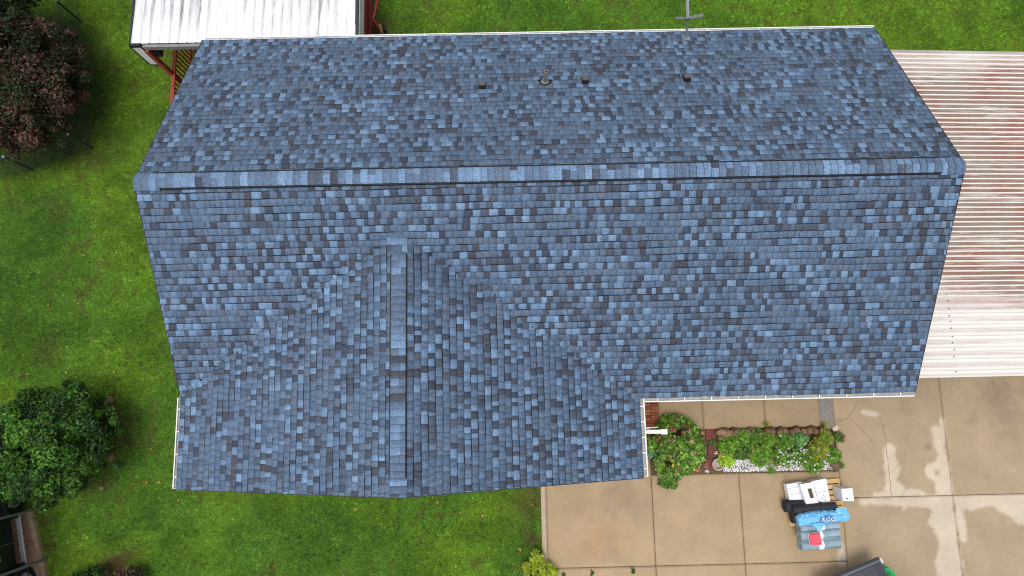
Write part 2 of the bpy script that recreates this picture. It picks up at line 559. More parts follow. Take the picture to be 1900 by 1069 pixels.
def conc_colour(x, y):
    t = lambda v: v[..., None]
    n1 = fbm(x * 0.9 + 5, y * 0.9 + 1, 4); n2 = fbm(x * 3.5 + 50, y * 3.5 + 3, 4)
    c = RAW * t(0.93 + 0.15 * n1) + 0 * t(x)
    c = c + t(sstep(0.55, 0.75, n1) * 0.25) * (DK - c)
    # greyer and a touch darker on the right apron
    c = c + t(sstep(15.0, 16.5, x) * 0.45) * (np.array([0.345, 0.275, 0.188]) - c)
    wob = (n2 - 0.5) * 0.55 + (n1 - 0.5) * 0.5
    dry = np.zeros_like(x)
    segs = [((1650, 835), (1650, 905), 0.17), ((1655, 880), (1655, 918), 0.24), ((1625, 918), (1660, 918), 0.1), ((1735, 800), (1752, 905), 0.14), ((1745, 880), (1760, 915), 0.36), ((1600, 930), (1668, 930), 0.12), ((1680, 928), (1760, 932), 0.22), ((1745, 935), (1764, 1069), 0.34), ((1770, 925), (1900, 925), 0.2), ((1860, 925), (1900, 945), 0.28), ((1775, 940), (1785, 1000), 0.08), ((1560, 1010), (1562, 1040), 0.1), ((1628, 770), (1600, 765), 0.05), ((1746, 780), (1748, 820), 0.06)]
    for a, b, r in segs:
        A, B = at(*a), at(*b)
        d = segdist(x, y, (A.x, A.y), (B.x, B.y)) + wob * min(1.0, r * 3)
        dry = np.maximum(dry, sstep(r + 0.05, r - 0.04, d))
    wetside = (y > -7.06) & (x > 18.53)
    dry = np.where(wetside, dry * 0.0, dry)
    c = c + t(dry * 0.92) * (DRY - c)
    for (px, py, r, kk) in ((1860, 735, 1.0, 0.6), (1700, 730, 0.8, 0.35), (1720, 828, 0.13, 0.9), (1632, 877, 0.1, 0.6), (1736, 877, 0.12, 0.7), (1850, 770, 0.9, 0.35), (1160, 915, 1.0, 0.35), (1110, 1000, 0.8, 0.25), (1210, 890, 0.5, 0.3), (1400, 905, 0.9, 0.2), (1600, 990, 0.7, 0.2), (1830, 885, .1, .5), (1166, 935, .06, .8), (1455, 885, .07, .7)):
        p = at(px, py)
        d = np.hypot(x - p.x, y - p.y) / r + (fbm(x * 2.5 + 5, y * 2.5, 4) - 0.5) * 1.5 * min(1, r * 3)
        c = c + t(sstep(1.0, 0.1, d) * kk) * (DK * 1.0 - c)
    for (px, py, r, kk) in ((1110, 1005, 0.9, 0.35), (1150, 1010, .5, .4)):
        p = at(px, py)
        d = np.hypot(x - p.x, (y - p.y) * 1.6) / r + (fbm(x * 2.5 + 25, y * 2.5, 4) - 0.5) * 1.5
        c = c + t(sstep(1.0, 0.1, d) * kk) * (np.array([0.53, 0.32, 0.15]) - c)
    return c


def slab(parts, x0, x1, y0, y1, z=0.045, step=0.05, skew=0.0):
    a = max(2, int((x1 - x0) / step)); b = max(2, int((y1 - y0) / step))
    X, Y = np.meshgrid(np.linspace(x0, x1, a), np.linspace(y0, y1, b))
    Z = np.full_like(X, z)
    e = 0.012                                            # tooled edge
    Z[0] -= e; Z[-1] -= e; Z[:, 0] -= e; Z[:, -1] -= e
    Vs = np.stack([X, Y, Z], -1).reshape(-1, 3)
    id_ = np.arange(a * b).reshape(b, a)
    Fs = np.stack([id_[:-1, :-1], id_[:-1, 1:], id_[1:, 1:], id_[1:, :-1]], -1).reshape(-1, 4)
    # skirt
    ring = np.concatenate([id_[0, :], id_[1:, -1], id_[-1, -2::-1], id_[-2:0:-1, 0]])
    low = Vs[ring].copy(); low[:, 2] = -0.03
    m = len(ring); o = len(Vs)
    sk = np.stack([ring, o + np.arange(m), o + (np.arange(m) + 1) % m, np.roll(ring, -1)], -1)
    parts.append((np.vstack([Vs, low]), np.vstack([Fs, sk])))


def merge(parts):
    V = []; F = []; o = 0
    for v, f in parts:
        V.append(v); F.append(f + o); o += len(v)
    return np.vstack(V), np.vstack(F)


P = []
J = 0.0065
slab(P, 7.99 + J, 10.74 - J, -8.62 + J, -4.6)
slab(P, 10.74 + J, 13.02 - J, -8.62 + J, -6.38 - J)
slab(P, 13.02 + J, 15.63 - J, -8.62 + J, -6.38 - J)
slab(P, 7.99 + J, 10.74 - J, -12.5, -8.62 - J)
slab(P, 10.74 + J, 13.02 - J, -12.5, -8.62 - J)
slab(P, 13.02 + J, 15.63 - J, -12.5, -8.62 - J)
slab(P, 15.63 + J, 18.52 - J, -7.06 + J, -3.0)
slab(P, 18.52 + J, 21.4 - J, -7.06 + J, -3.0)
slab(P, 21.4 + J, 24.3, -7.06 + J, -3.0)
slab(P, 15.63 + J, 18.52 - J, -12.5, -7.06 - J)
slab(P, 18.52 + J, 21.4 - J, -12.5, -7.06 - J)
slab(P, 21.4 + J, 24.3, -12.5, -7.06 - J)
slab(P, 15.63 + J, 24.3, -3.0 + J, 3.9, step=0.3)       # carport floor
V, F = merge(P)
tag(np_obj('driveway', V, F, M['concrete'], col=conc_colour(V[:, 0], V[:, 1])[F]), kind='structure')
P = []
slab(P, 7.86, 7.99, -12.5, -4.6, z=0.075)
V, F = merge(P)
cc = conc_colour(V[:, 0], V[:, 1]) * 0.5 + DRY * 0.5
tag(np_obj('driveway_edging', V, F, M['concrete'], col=cc[F]), kind='structure')
P = []
slab(P, 11.01, 12.17 - J, -5.24, -3.6, z=0.10)
slab(P, 12.17 + J, 13.80 - J, -5.24, -3.6, z=0.10)
slab(P, 13.80 + J, 15.24, -5.24, -3.6, z=0.10)
V, F = merge(P)
cc = conc_colour(V[:, 0], V[:, 1]) * np.array([0.88, 0.88, 0.88])
tag(np_obj('path', V, F, M['concrete'], col=cc[F]), kind='structure')
g = MB(); g.box(15.25, 15.62, -5.3, -3.6, -0.03, 0.05)
tag(g.build('aggregate_strip', M['aggregate']), kind='structure')
g = MB(); g.box(9.56, 15.63, -6.38, -5.24, -0.03, 0.004); 
tag(g.build('bed_soil', M['soil']), kind='structure')
g = MB(); g.add([(7.9, -12.4, 0.012), (24.2, -12.4, 0.012), (24.2, -3.1, 0.012), (15.6, -3.1, 0.012), (15.6, -6.4, 0.012), (10.7, -6.4, 0.012), (10.7, -4.7, 0.012), (7.9, -4.7, 0.012)], [tuple(range(8))])
tag(g.build('joint_bed', M['joint']), kind='structure')


def crack(pts, w=0.012):
    w *= .6
    g = MB(); W = []
    pp = [at(*p, 0.05) for p in pts]
    fine = []
    for a, b in zip(pp[:-1], pp[1:]):
        nseg = max(2, int((b - a).length / 0.06))
        for i in range(nseg):
            q = a.lerp(b, i / nseg)
            fine.append(q + Vector((random.uniform(-.015, .015), random.uniform(-.015, .015), 0)))
    fine.append(pp[-1])
    for a, b in zip(fine[:-1], fine[1:]):
        d = (b - a).normalized(); s = Vector((-d.y, d.x, 0)) * w * random.uniform(.3, .75)
        g.add([(a - s), (b - s), (b + s), (a + s)], [(0, 1, 2, 3)])
    return g


g = MB()
for pts, w in (([(1590, 742), (1586, 758), (1577, 772)], .012), ([(1577, 776), (1592, 790), (1608, 805), (1622, 826)], .012), ([(1627, 762), (1636, 785), (1645, 815), (1644, 835), (1649, 860), (1651, 895), (1655, 920)], .016), ([(1549, 783), (1565, 779), (1575, 774)], .012), ([(1672, 740), (1673, 765)], .006)):
    q = crack(pts, w); g.add(q.v, q.f)
for i in range(len(g.v)): g.v[i] = (g.v[i][0], g.v[i][1], 0.0495)
tag(g.build('driveway_cracks', simple('crack_dirt', (.20, .14, .095), .9)), kind='structure')
# ------------------------------------------------------------------ THE HOUSE
L, DR, DF = 16.0, 4.24, 4.3353
PM = 0.5476; H = PM * DF                       # ridge height above the eaves
XL, XR, XM, YF = 0.02, 9.95, 5.0, -6.03
ZL, HW = 0.145, 1.84
PL = (HW - ZL) / (XM - XL); PR = HW / (XR - XM)
HX = 8.0


def z_main(x, y): return EZ + H - PM * np.abs(y)


def z_wing(x, y):
    x = np.asarray(x, dtype=float)
    return EZ + np.where(x < XM, HW - PL * (XM - x), HW - PR * (x - XM))


house = empty('house', (8, 0, 0))
tag(house, 'brick ranch house under a blue and charcoal shingled gable roof', 'house')


def hp(o):                                      # parts are modelled in world space
    o.location = Vector(o.location) - house.location
    return o


PAL = np.array([[0.160, 0.252, 0.390], [0.188, 0.295, 0.445], [0.112, 0.164, 0.250], [0.122, 0.182, 0.276], [0.100, 0.146, 0.222], [0.118, 0.162, 0.232], [0.062, 0.082, 0.122], [0.074, 0.080, 0.102], [0.060, 0.070, 0.098], [0.084, 0.106, 0.146]]) * 0.94
PW = np.array([0.13, 0.04, 0.25, 0.20, 0.14, 0.12, 0.04, 0.045, 0.03, 0.07]); PW = PW / PW.sum()
EXPO = 0.1429


class Shingles:
    def __init__(s): s.V = []; s.C = []; s.U = []; s.n = 0; s.F = []

    def tab(s, q, zf, t_low, t_up, color):
        """q: four (x,y): low-left, low-right, up-right, up-left in plan"""
        q = np.array(q)
        z = zf(q[:, 0], q[:, 1])
        top = np.column_stack([q, z + np.array([t_low, t_low, t_up, t_up])])
        bot = np.column_stack([q[:2], z[:2] - 0.004])
        botu = np.column_stack([q[2:], z[2:] - 0.004])
        b = s.n
        s.V.append(np.vstack([top, bot, botu])); s.n += 8
        # top, butt, left side, right side
        s.F += [(b, b + 1, b + 2, b + 3), (b + 4, b + 5, b + 1, b), (b + 7, b + 4, b, b + 3), (b + 5, b + 6, b + 2, b + 1)]
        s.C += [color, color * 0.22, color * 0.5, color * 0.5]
        s.U += [(0, 0), (1, 0), (1, 1), (0, 1)] + [(.5, .4)] * 12


def lay(sh, udir, u0, u1, ncourse, place, inside, zf, seed):
    """place(u, v) -> plan xy ; v in slope metres from the eave"""
    r = random.Random(seed)
    vmax = ncourse
    i = 0
    v = -0.012
    while v < vmax:
        v1 = min(v + EXPO, vmax + 0.001)
        u = u0 - r.uniform(0, 0.2)
        prev_tooth = False
        left = 0; mott = False; plain = 3
        while u < u1:
            tooth = not prev_tooth or r.random() < 0.22
            w = r.choice((0.09, 0.12, 0.14, 0.155, 0.165, 0.19)) if tooth else r.choice((0.08, 0.11, 0.13, 0.16))
            a, b = max(u, u0), min(u + w, u1)
            if b - a > 0.01:
                if left <= 0:                       # shingles alternate plain stretches with mottled ones
                    mott = r.random() < 0.54
                    left = r.randint(3, 9) if mott else r.randint(3, 8)
                    plain = r.choice((2, 3, 4, 5, 3, 2, 5, 9))
                left -= 1
                if mott:
                    if tooth: ci = r.choice((0, 0, 1, 3, 3, 2, 0, 5))
                    else: ci = r.choice((6, 7, 8, 9, 4, 2, 6, 9))
                else:
                    ci = plain if r.random() < .5 else r.choice((2, 3, 4, 5, 7, 3, 9, 6, 4, 3))
                col = PAL[ci] * r.uniform(0.93, 1.07)
                um, vm = (a + b) / 2, (v + v1) / 2
                x, y = place(um, vm)
                if inside(x, y):
                    wob = 0.006 * math.sin(um * 1.7 + i * 0.9) + 0.004 * math.sin(um * 5.1 + i)
                    jl = r.uniform(-0.006, 0.006)
                    q = [place(a, v + wob + jl), place(b, v + wob + jl), place(b, v1 + wob + .004), place(a, v1 + wob + .004)]
                    tl = 0.013 if tooth else 0.008
                    sh.tab(q, zf, tl + r.uniform(0, .002), 0.003, col)
            u += w
            prev_tooth = tooth
        v += EXPO
        i += 1


def zroof_front(x, y):
    x = np.asarray(x); y = np.asarray(y)
    zm = z_main(x, y); zw = z_wing(x, y)
    use = (x > XL - .1) & (x < XR + .1)
    return np.where(use, np.maximum(zm, zw), zm)


cm = 1 / math.sqrt(1 + PM * PM)
sh = Shingles()
# front slope: u = x, v up from y=-DF ; clipped by the wing
lay(sh, 'x', 0.0, L, DF / cm - 0.06, lambda u, v: (u, -DF + v * cm),
    lambda x, y: not (XL < x < XR and z_wing(x, y) > z_main(x, y) + .022), zroof_front, 1)
# rear slope
lay(sh, 'x', 0.0, L, DR / cm - 0.06, lambda u, v: (L - u, DR - v * cm), lambda x, y: True, lambda x, y: z_main(x, y), 2)
# wing slopes: u along y
cl = 1 / math.sqrt(1 + PL * PL); cr = 1 / math.sqrt(1 + PR * PR)
lay(sh, 'y', 0.0, 5.1, (XM - XL) / cl - 0.05, lambda u, v: (XL + v * cl, -(0.93 + u)),
    lambda x, y: z_wing(x, y) >= z_main(x, y) - .022 and y > YF - .02, zroof_front, 3)
lay(sh, 'y', 0.0, 5.1, (XR - XM) / cr - 0.05, lambda u, v: (XR - v * cr, -(0.93 + 5.1 - u)),
    lambda x, y: z_wing(x, y) >= z_main(x, y) - .022 and y > YF - .02, zroof_front, 4)
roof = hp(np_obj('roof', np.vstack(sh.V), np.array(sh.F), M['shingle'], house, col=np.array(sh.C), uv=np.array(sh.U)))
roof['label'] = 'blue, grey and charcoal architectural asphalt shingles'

# roof deck under the shingles
dk = MB()
T = 0.09


def slab3(poly):
    n = len(poly)
    top = [Vector(p) - Vector((0, 0, 0.006)) for p in poly]
    bot = [Vector(p) - Vector((0, 0, T)) for p in poly]
    dk.add(top + bot, [tuple(range(n)), tuple(reversed(range(n, 2 * n)))] + [(i, n + i, n + (i + 1) % n, (i + 1) % n) for i in range(n)])


zm = lambda x, y: float(z_main(x, y)); zw = lambda x, y: float(z_wing(x, y))
yv = -(H - HW) / PM                              # where the wing ridge dies into the slope
yL = -(H - ZL) / PM
i_ = 0.015
slab3([(i_, DR - i_, zm(0, DR)), (i_, 0, EZ + H), (L - i_, 0, EZ + H), (L - i_, DR - i_, zm(0, DR))])
slab3([(i_, 0, EZ + H), (i_, yL, EZ + ZL), (XM, yv, EZ + HW), (XR, -DF, EZ), (L - i_, -DF + i_, EZ), (L - i_, 0, EZ + H)])
slab3([(XL + i_, yL, EZ + ZL), (XL + i_, YF + i_, EZ + ZL), (XM, YF + i_, EZ + HW), (XM, yv, EZ + HW)])
slab3([(XM, yv, EZ + HW), (XM, YF + i_, EZ + HW), (XR - i_, YF + i_, EZ), (XR - i_, -DF, EZ)])
rd = hp(dk.build('roof_deck', M['soffit'], house))
rd.data.materials.append(M['felt'])
for p_ in rd.data.polygons:
    if p_.normal.z > .5: p_.material_index = 1
# dark drip edge round the rakes
de = MB()
for a, b in (((0, DR, zm(0, DR)), (0, 0, EZ + H)), ((0, 0, EZ + H), (0, yL, EZ + ZL)), ((L, DR, zm(0, DR)), (L, 0, EZ + H)), ((L, 0, EZ + H), (L, -DF, EZ)), ((XL, YF, EZ + ZL), (XM, YF, EZ + HW)), ((XM, YF, EZ + HW), (XR, YF, EZ))):
    a = Vector(a); b = Vector(b)
    de = MB(); de.bar(a - Vector((0, 0, .03)), b - Vector((0, 0, .03)), 0.02, 0.07)
    hp(de.build('drip_edge', M['darktrim'], house))


# ridge caps and ridge vents
CW = np.array([.26, .12, .20, .17, .07, .08, .02, .02, .01, .05])


def caps(name, a, b, half, lift, slope, seed, vent=False):
    """caps along the straight ridge a->b; slope = drop per metre to each side"""
    r = random.Random(seed)
    a = Vector(a); b = Vector(b)
    d = (b - a); Ln = d.length; d.normalize()
    s = Vector((-d.y, d.x, 0))
    prof = [-1, -0.7, -0.35, -0.12, 0.12, 0.35, 0.7, 1]
    V = []; F = []; C = []; U = []
    t = 0.0
    while t < Ln - 0.01:
        t1 = min(t + EXPO, Ln)
        base = PAL[rng.choice(len(PAL), p=CW)]
        other = PAL[rng.choice(len(PAL), p=CW)]
        mode = r.random()
        o = len(V)
        for tt, up in ((t - .004, 0.012), (t1 + 0.004, 0.003)):
            for q in prof:
                w = half * q
                zz = lift + up - slope * math.sqrt(w * w + 0.0009) + slope * 0.03
                p = a + d * tt + s * w
                V.append((p.x, p.y, p.z + zz))
        for k_ in range(7):
            F.append((o + k_, o + k_ + 1, o + 9 + k_, o + 8 + k_) if False else (o + k_, o + 8 + k_, o + 9 + k_, o + k_ + 1))
            C.append(np.array(base if (mode < .62 or (mode < .8 and k_ < 4) or (mode >= .8 and k_ > 4)) else other) * r.uniform(.95, 1.05))
            U += [(.5, 0.0), (.5, 0.97), (.5, 0.97), (.5, 0.0)]
        # butt of the cap and its two skirts
        o2 = len(V)
        for q in prof:
            w = half * q
            p = a + d * (t - .004) + s * w
            V.append((p.x, p.y, p.z + lift - 0.004 - slope * math.sqrt(w * w + 0.0009) + slope * .03))
        for k_ in range(7):
            F.append((o + k_, o + k_ + 1, o2 + k_ + 1, o2 + k_)); C.append(np.array(base) * 0.3); U += [(.5, .4)] * 4
        t = t1
    V = np.array(V, dtype=np.float32); F = np.array(F)
    # thickness: underside shell
    n_ = len(V)
    V2 = V.copy(); V2[:, 2] -= 0.012
    F2 = F[:, ::-1] + n_
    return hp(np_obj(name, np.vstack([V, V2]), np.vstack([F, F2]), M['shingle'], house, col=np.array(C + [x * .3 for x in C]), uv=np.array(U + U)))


def vent(a, b, half, lift, slope, half2):
    g = MB()
    a = Vector(a); b = Vector(b)
    d = (b - a).normalized(); s = Vector((-d.y, d.x, 0))
    pr = [(-half2, 0.0), (-half2, lift), (0, lift + slope * half * .45), (half, lift), (half, 0.0), (0, slope * half)]
    vs = []
    for p in (a, b):
        for w, z in pr:
            q = p + s * w
            vs.append((q.x, q.y, q.z + z - slope * half))
    n = len(pr)
    g.add(vs, [(i, (i + 1) % n, n + (i + 1) % n, n + i) for i in range(n)] + [tuple(reversed(range(n))), tuple(range(n, 2 * n))])
    return hp(g.build('ridge_vent', M['black'], house))


zr = EZ + H
x0v = at(292, 340, zr + .06).x; x1v = at(1750, 310, zr + .06).x
caps('ridge_cap', (0.0, 0, zr), (x0v, 0, zr), 0.17, 0.014, PM * 0.9, 21)
caps('ridge_cap', (x1v, 0, zr), (L, 0, zr), 0.17, 0.014, PM * 0.9, 22)
vent((x0v, 0, zr), (x1v, 0, zr), 0.186, 0.092, PM, 0.154)
vc_ = caps('vent_cap', (x0v + .005, 0, zr), (x1v - .005, 0, zr), 0.142, 0.078, PM * 0.75, 23)
ya = at(738, 470, EZ + HW + .06).y; yb = at(738, 889, EZ + HW + .06).y
PW_ = (PL + PR) / 2
caps('ridge_cap', (XM, yv + .18, EZ + HW + .012), (XM, ya, EZ + HW), 0.16, 0.014, PW_ * 0.9, 24)
caps('ridge_cap', (XM, yb, EZ + HW), (XM, YF, EZ + HW), 0.16, 0.014, PW_ * 0.9, 25)
vent((XM, ya, EZ + HW), (XM, yb, EZ + HW), 0.154, 0.070, PW_, 0.172)
caps('vent_cap', (XM, ya - .005, EZ + HW), (XM, yb + .005, EZ + HW), 0.142, 0.082, PW_ * 0.75, 26)


# gutters: open troughs with hangers as sub-parts
def gutter(a, b, out, hangers, z, end=True, wf=1.0, lin='gutter_in'):
    """a,b (x,y) along the eave, out = unit vector away from the roof"""
    a = Vector((*a, z)); b = Vector((*b, z)); o = Vector((*out, 0)) * wf
    g = MB()
    d = (b - a).normalized()

    def strip(prof):
        n = len(prof)
        vs = []
        for p in (a, b):
            for w, h in prof: vs.append(p + o * w + Vector((0, 0, h)))
        fs = [(i, (i + 1) % n, n + (i + 1) % n, n + i) for i in range(n)]
        fs += [tuple(reversed(range(n))), tuple(range(n, 2 * n))]
        g.add(vs, fs)
    strip([(0.000, -0.105), (0.000, -0.030), (0.006, -0.030), (0.006, -0.099), (0.090, -0.099), (0.112, -0.022), (0.092, -0.022), (0.092, -0.012), (0.120, -0.012), (0.120, -0.04), (0.098, -0.105)])
    gu = hp(g.build('gutter', M['white'], house))
    t = MB()
    p0 = a + o * .008; p1 = b + o * .008
    q0 = a + o * .100; q1 = b + o * .100
    zz = Vector((0, 0, -0.050))
    t.add([p0 + zz, p1 + zz, q1 + zz, q0 + zz], [(0, 1, 2, 3)])
    tr = t.build('trough_lining', M[lin], gu); tr.matrix_parent_inverse = Matrix(); tr.location = (0, 0, 0)
    Ln = (b - a).length
    for k_ in range(hangers):
        h = MB()
        p = a + d * (Ln * (k_ + 0.5) / hangers)
        c0 = p + o * 0.004 + Vector((0, 0, -0.020)); c1 = p + o * 0.115 + Vector((0, 0, -0.010))
        h.bar(c0, c1, 0.022, 0.006)
        h.build('hanger', M['white'], gu)
    for e in (a, b):
        if end:
            c = MB(); s_ = 1 if e is b else -1
            c.prism([(0, 0)], 0, 0) if False else None
            pts = [e + o * w + Vector((0, 0, h)) + d * 0.001 * s_ for w, h in ((0, -.03), (0, -.105), (.098, -.105), (.12, -.012))]
            pts2 = [p + d * 0.006 * s_ for p in pts]
            c.add(pts + pts2, [(0, 1, 2, 3), (7, 6, 5, 4), (0, 4, 5, 1), (1, 5, 6, 2), (2, 6, 7, 3), (3, 7, 4, 0)])
            c.build('end_cap', M['white'], gu)
    return gu


zrear = zm(0, DR)
gutter((0.06, DR), (L, DR), (0, 1), 26, zrear, True, .66, 'soffit')
gutter((XR + .10, -DF), (L - .02, -DF), (0, -1), 10, EZ, True, .82)
gutter((XR, YF + .03), (XR, -DF - .02), (1, 0), 5, EZ, True, .9)
gutter((XL, YF + .02), (XL, yL - .05), (-1, 0), 4, EZ + ZL, True, .75)


# walls
wl = MB()
wl.box(0.35, 15.6, -3.95, 3.85, -0.05, EZ - 0.05)
wl.box(0.45, 9.55, -5.62, -3.949, -0.05, EZ - 0.05)
for x in (0.35, 15.45):
    wl.prism([(x, 0)], 0, 0) if False else None
    vs = [(x, -3.95, EZ - .05), (x, 3.85, EZ - .05), (x, 0, EZ + H - .35), (x + .15, -3.95, EZ - .05), (x + .15, 3.85, EZ - .05), (x + .15, 0, EZ + H - .35)]
    wl.add(vs, [(0, 2, 1), (3, 4, 5), (0, 1, 4, 3), (1, 2, 5, 4), (2, 0, 3, 5)])
vs = [(0.45, -5.62, EZ - .05), (9.55, -5.62, EZ - .05), (XM, -5.62, EZ + HW - .28), (0.45, -5.5, EZ - .05), (9.55, -5.5, EZ - .05), (XM, -5.5, EZ + HW - .28)]
wl.add(vs, [(0, 1, 2), (3, 5, 4), (0, 3, 4, 1), (1, 4, 5, 2), (2, 5, 3, 0)])
hp(wl.build('wall', M['wallbrick'], house))


def window(cx, y, z0, w, h, ny, axis='x'):
    g = MB(); p = MB()
    f = 0.06
    def B(m, u0, u1, v0, v1, d0, d1):
        if axis == 'x': m.box(u0, u1, min(y + ny * d0, y + ny * d1), max(y + ny * d0, y + ny * d1), v0, v1)
        else: m.box(min(y + ny * d0, y + ny * d1), max(y + ny * d0, y + ny * d1), u0, u1, v0, v1)
    B(g, cx - w / 2, cx - w / 2 + f, z0, z0 + h, 0.002, .05); B(g, cx + w / 2 - f, cx + w / 2, z0, z0 + h, .002, .05)
    B(g, cx - w / 2 + f, cx + w / 2 - f, z0, z0 + f, .002, .05); B(g, cx - w / 2 + f, cx + w / 2 - f, z0 + h - f, z0 + h, .002, .05)
    B(g, cx - w / 2 + f, cx + w / 2 - f, z0 + h / 2 - .02, z0 + h / 2 + .02, .002, .045)
    wo_ = hp(g.build('window', M['white'], house))
    B(p, cx - w / 2 + f, cx + w / 2 - f, z0 + f, z0 + h - f, .001, .02)
    p.build('pane', M['glass'], wo_)


for cx in (2.3, 5.0, 7.7): window(cx, -5.62, 1.0, 1.3, 1.3, -1)
window(14.2, -3.95, 1.0, 1.4, 1.3, -1)
window(6.2, 3.85, 1.1, 1.2, 1.2, 1); window(10.5, 3.85, 1.3, 0.8, 0.8, 1); window(13.5, 3.85, 1.0, 1.3, 1.2, 1)
window(-2.0, 0.35, 1.0, 1.2, 1.3, -1, 'y')
g = MB(); g.box(11.6, 12.55, -3.998, -3.952, 0.1, 2.2)
dr = hp(g.build('door', M['white'], house))
g = MB(); g.lathe([(0.012, 0), (0.03, .02), (0.03, .05), (0.01, .06)], (0, 0, 0), 12, M=Euler((R_(90), 0, 0)).to_matrix())
kn = g.build('handle', M['silver'], dr); kn.location = (12.45, -3.998, 1.1)


# roof jacks: one plumbing stack, three small exhaust boxes
def box_vent(px, py):
    p = at(px, py, 4.75)
    for _ in range(5): p = at(px, py, float(z_main(p.x, p.y)) + .02)
    x, y = p.x, p.y; z = float(z_main(x, y))
    M_ = Matrix.Translation((x, y, z)) @ Matrix.Rotation(-math.atan(PM), 4, 'X')
    g = MB(); g.box(-.075, .075, -.085, .085, 0.0, 0.085, M_)
    b = hp(g.build('exhaust_vent', M['black'], house, bevel=.004))
    t = MB(); t.box(-.066, .066, -.06, .078, 0.087, 0.094, M_)
    t.build('vent_cover', simple('grey_brown_vent_lid', (.11, .10, .095), .7), b, bevel=.003)
    f = MB(); f.box(-.10, .10, -.02, .15, 0.010, 0.018, M_)
    f.build('flashing', M['shingle_dark'], b)


M['shingle_dark'] = simple('dark_flashing', (0.07, 0.085, 0.115), .7, 0, .2, 30)
for q in ((895, 161), (1086, 151), (1274, 147)): box_vent(*q)
p = at(1011, 153, 4.75)
for _ in range(5): p = at(1011, 153, float(z_main(p.x, p.y)))
px_, py_, pz_ = p.x, p.y, float(z_main(p.x, p.y))
Mr = Matrix.Rotation(-math.atan(PM), 3, 'X')
g = MB(); g.tube((px_, py_, pz_ - .05), (px_, py_, pz_ + .50), 0.042, 0.042, 16, caps=False)
g.tube((px_, py_, pz_ + .50), (px_, py_, pz_ + .2), 0.033, 0.033, 16, caps=False)
n0 = len(g.v)
vs = []
for r_ in (0.042, 0.033):
    for i in range(16): vs.append((px_ + math.cos(2 * math.pi * i / 16) * r_, py_ + math.sin(2 * math.pi * i / 16) * r_, pz_ + .5))
g.add(vs, [(i, (i + 1) % 16, 16 + (i + 1) % 16, 16 + i) for i in range(16)])
vs = [(px_ + math.cos(2 * math.pi * i / 16) * .033, py_ + math.sin(2 * math.pi * i / 16) * .033, pz_ + .3) for i in range(16)]
stack = hp(g.build('vent_pipe', M['pipe'], house, smooth=False))
g = MB(); g.lathe([(.032, 0), (.032, .005)], (px_, py_, pz_ + .38), 16)
g.build('pipe_mouth', M['black'], stack)
g = MB(); g.lathe([(.10, 0.012), (.085, .02), (.07, .03), (.058, .07), (.046, .075)], (px_, py_, pz_), 20, M=Mr)
g.build('collar', M['pipe'], stack)
g = MB(); g.lathe([(.125, 0.012), (.122, .018), (.09, .02)], (px_, py_, pz_), 22, M=Mr)
g.add(*(lambda m: (m.v, m.f))((lambda m: (m.box(-.16, .16, .05, .08, .012, .02, Matrix.Translation((px_, py_, pz_)) @ Matrix.Rotation(-math.atan(PM), 4, 'X')), m)[1])(MB())))
g.build('boot_flange', M['black'], stack)

# antenna mast at the rear eave
p = at(1273, 72, 3.15)
for _ in range(5): p = at(1273, 72, float(z_main(p.x, p.y)))
bz = float(z_main(p.x, p.y)); B0 = Vector((p.x, p.y, bz))


def up_at(px, py, base, z):
    q = at(px, py, z); return q


zc = bz + 0.85
c1 = at(1276, 34, zc)
k1 = Vector((B0.x + .02, c1.y, zc))
g = MB(); g.tube(B0, c1, 0.021, 0.021, 10)
ant = hp(g.build('antenna_mast', M['galv'], house))
ant['label'] = 'thin metal antenna mast with a grey crossbar at the rear eave'
zt = zc + 1.0
c2 = at(1275, -12, zt)
g = MB(); g.tube(c1 + Vector((0, 0, .0)), c2, 0.031, 0.031, 10); g.build('upper_tube', M['white'], ant)
la = at(1253, 34, zc); lb = at(1305, 28, zc)
g = MB(); g.bar(la, c1, .06, .02); g.bar(c1, lb, .075, .02); g.build('crossbar', M['steelgrey'], ant)
g = MB(); g.tube(c1 - Vector((0, .02, .05)), c1 + Vector((0, .0, .06)), .034, .034, 12); g.build('clamp', M['steelgrey'], ant)
g = MB()
for dx_, dy_ in ((-.07, .03), (.07, .02), (0, -.08)):
    g.tube(B0 + Vector((dx_, dy_, -.03)), B0.lerp(c1, .12), .009, .009, 6)
g.box(-.07, .07, -.06, .06, 0, .02, Matrix.Translation(B0) @ Matrix.Rotation(-math.atan(PM), 4, 'X'))
g.build('mast_foot', M['galv'], ant)

# ------------------------------------------------------------------ carport on the right
cp = empty('carport', (19, 0, 0))
tag(cp, 'attached carport with a long rust streaked white corrugated metal roof', 'carport')
ys = []; hs_ = []; dirt = []
y = -4.04
YE = 3.95


def cz_(x): return 2.62 - 0.065 * (x - 15.6)


prof = [(-4.04, -0.05), (-4.04, 0.012), (-3.985, 0.012)]
y = -3.985
while y < YE - 0.1:
    if y < -2.35:
        for dy_, h in ((.015, 0), (.075, 0), (.080, .004), (.088, .004), (.093, 0), (.150, 0), (.155, .004), (.163, .004), (.168, 0), (.222, 0), (.232, .018), (.252, .018), (.262, 0)):
            prof.append((y + dy_, h))
        y += 0.262
    else:
        for dy_, h in ((.012, 0.0), (.070, 0.0), (.082, .022), (.104, .022), (.116, 0.0)):
            prof.append((y + dy_, h))
        y += 0.118
prof.append((YE, 0.0)); prof.append((YE, -0.06))
xs = np.linspace(15.62, 23.5, 60)
pr = np.array(prof)
X, Yp = np.meshgrid(xs, pr[:, 0], indexing='ij')
Hh = np.tile(pr[:, 1], (len(xs), 1))
V = np.stack([X, Yp, cz_(X) + Hh + 0.006 * (fbm(X * .8, Yp * .5, 2) - .5)], -1).reshape(-1, 3)
a, b = X.shape
id_ = np.arange(a * b).reshape(a, b)
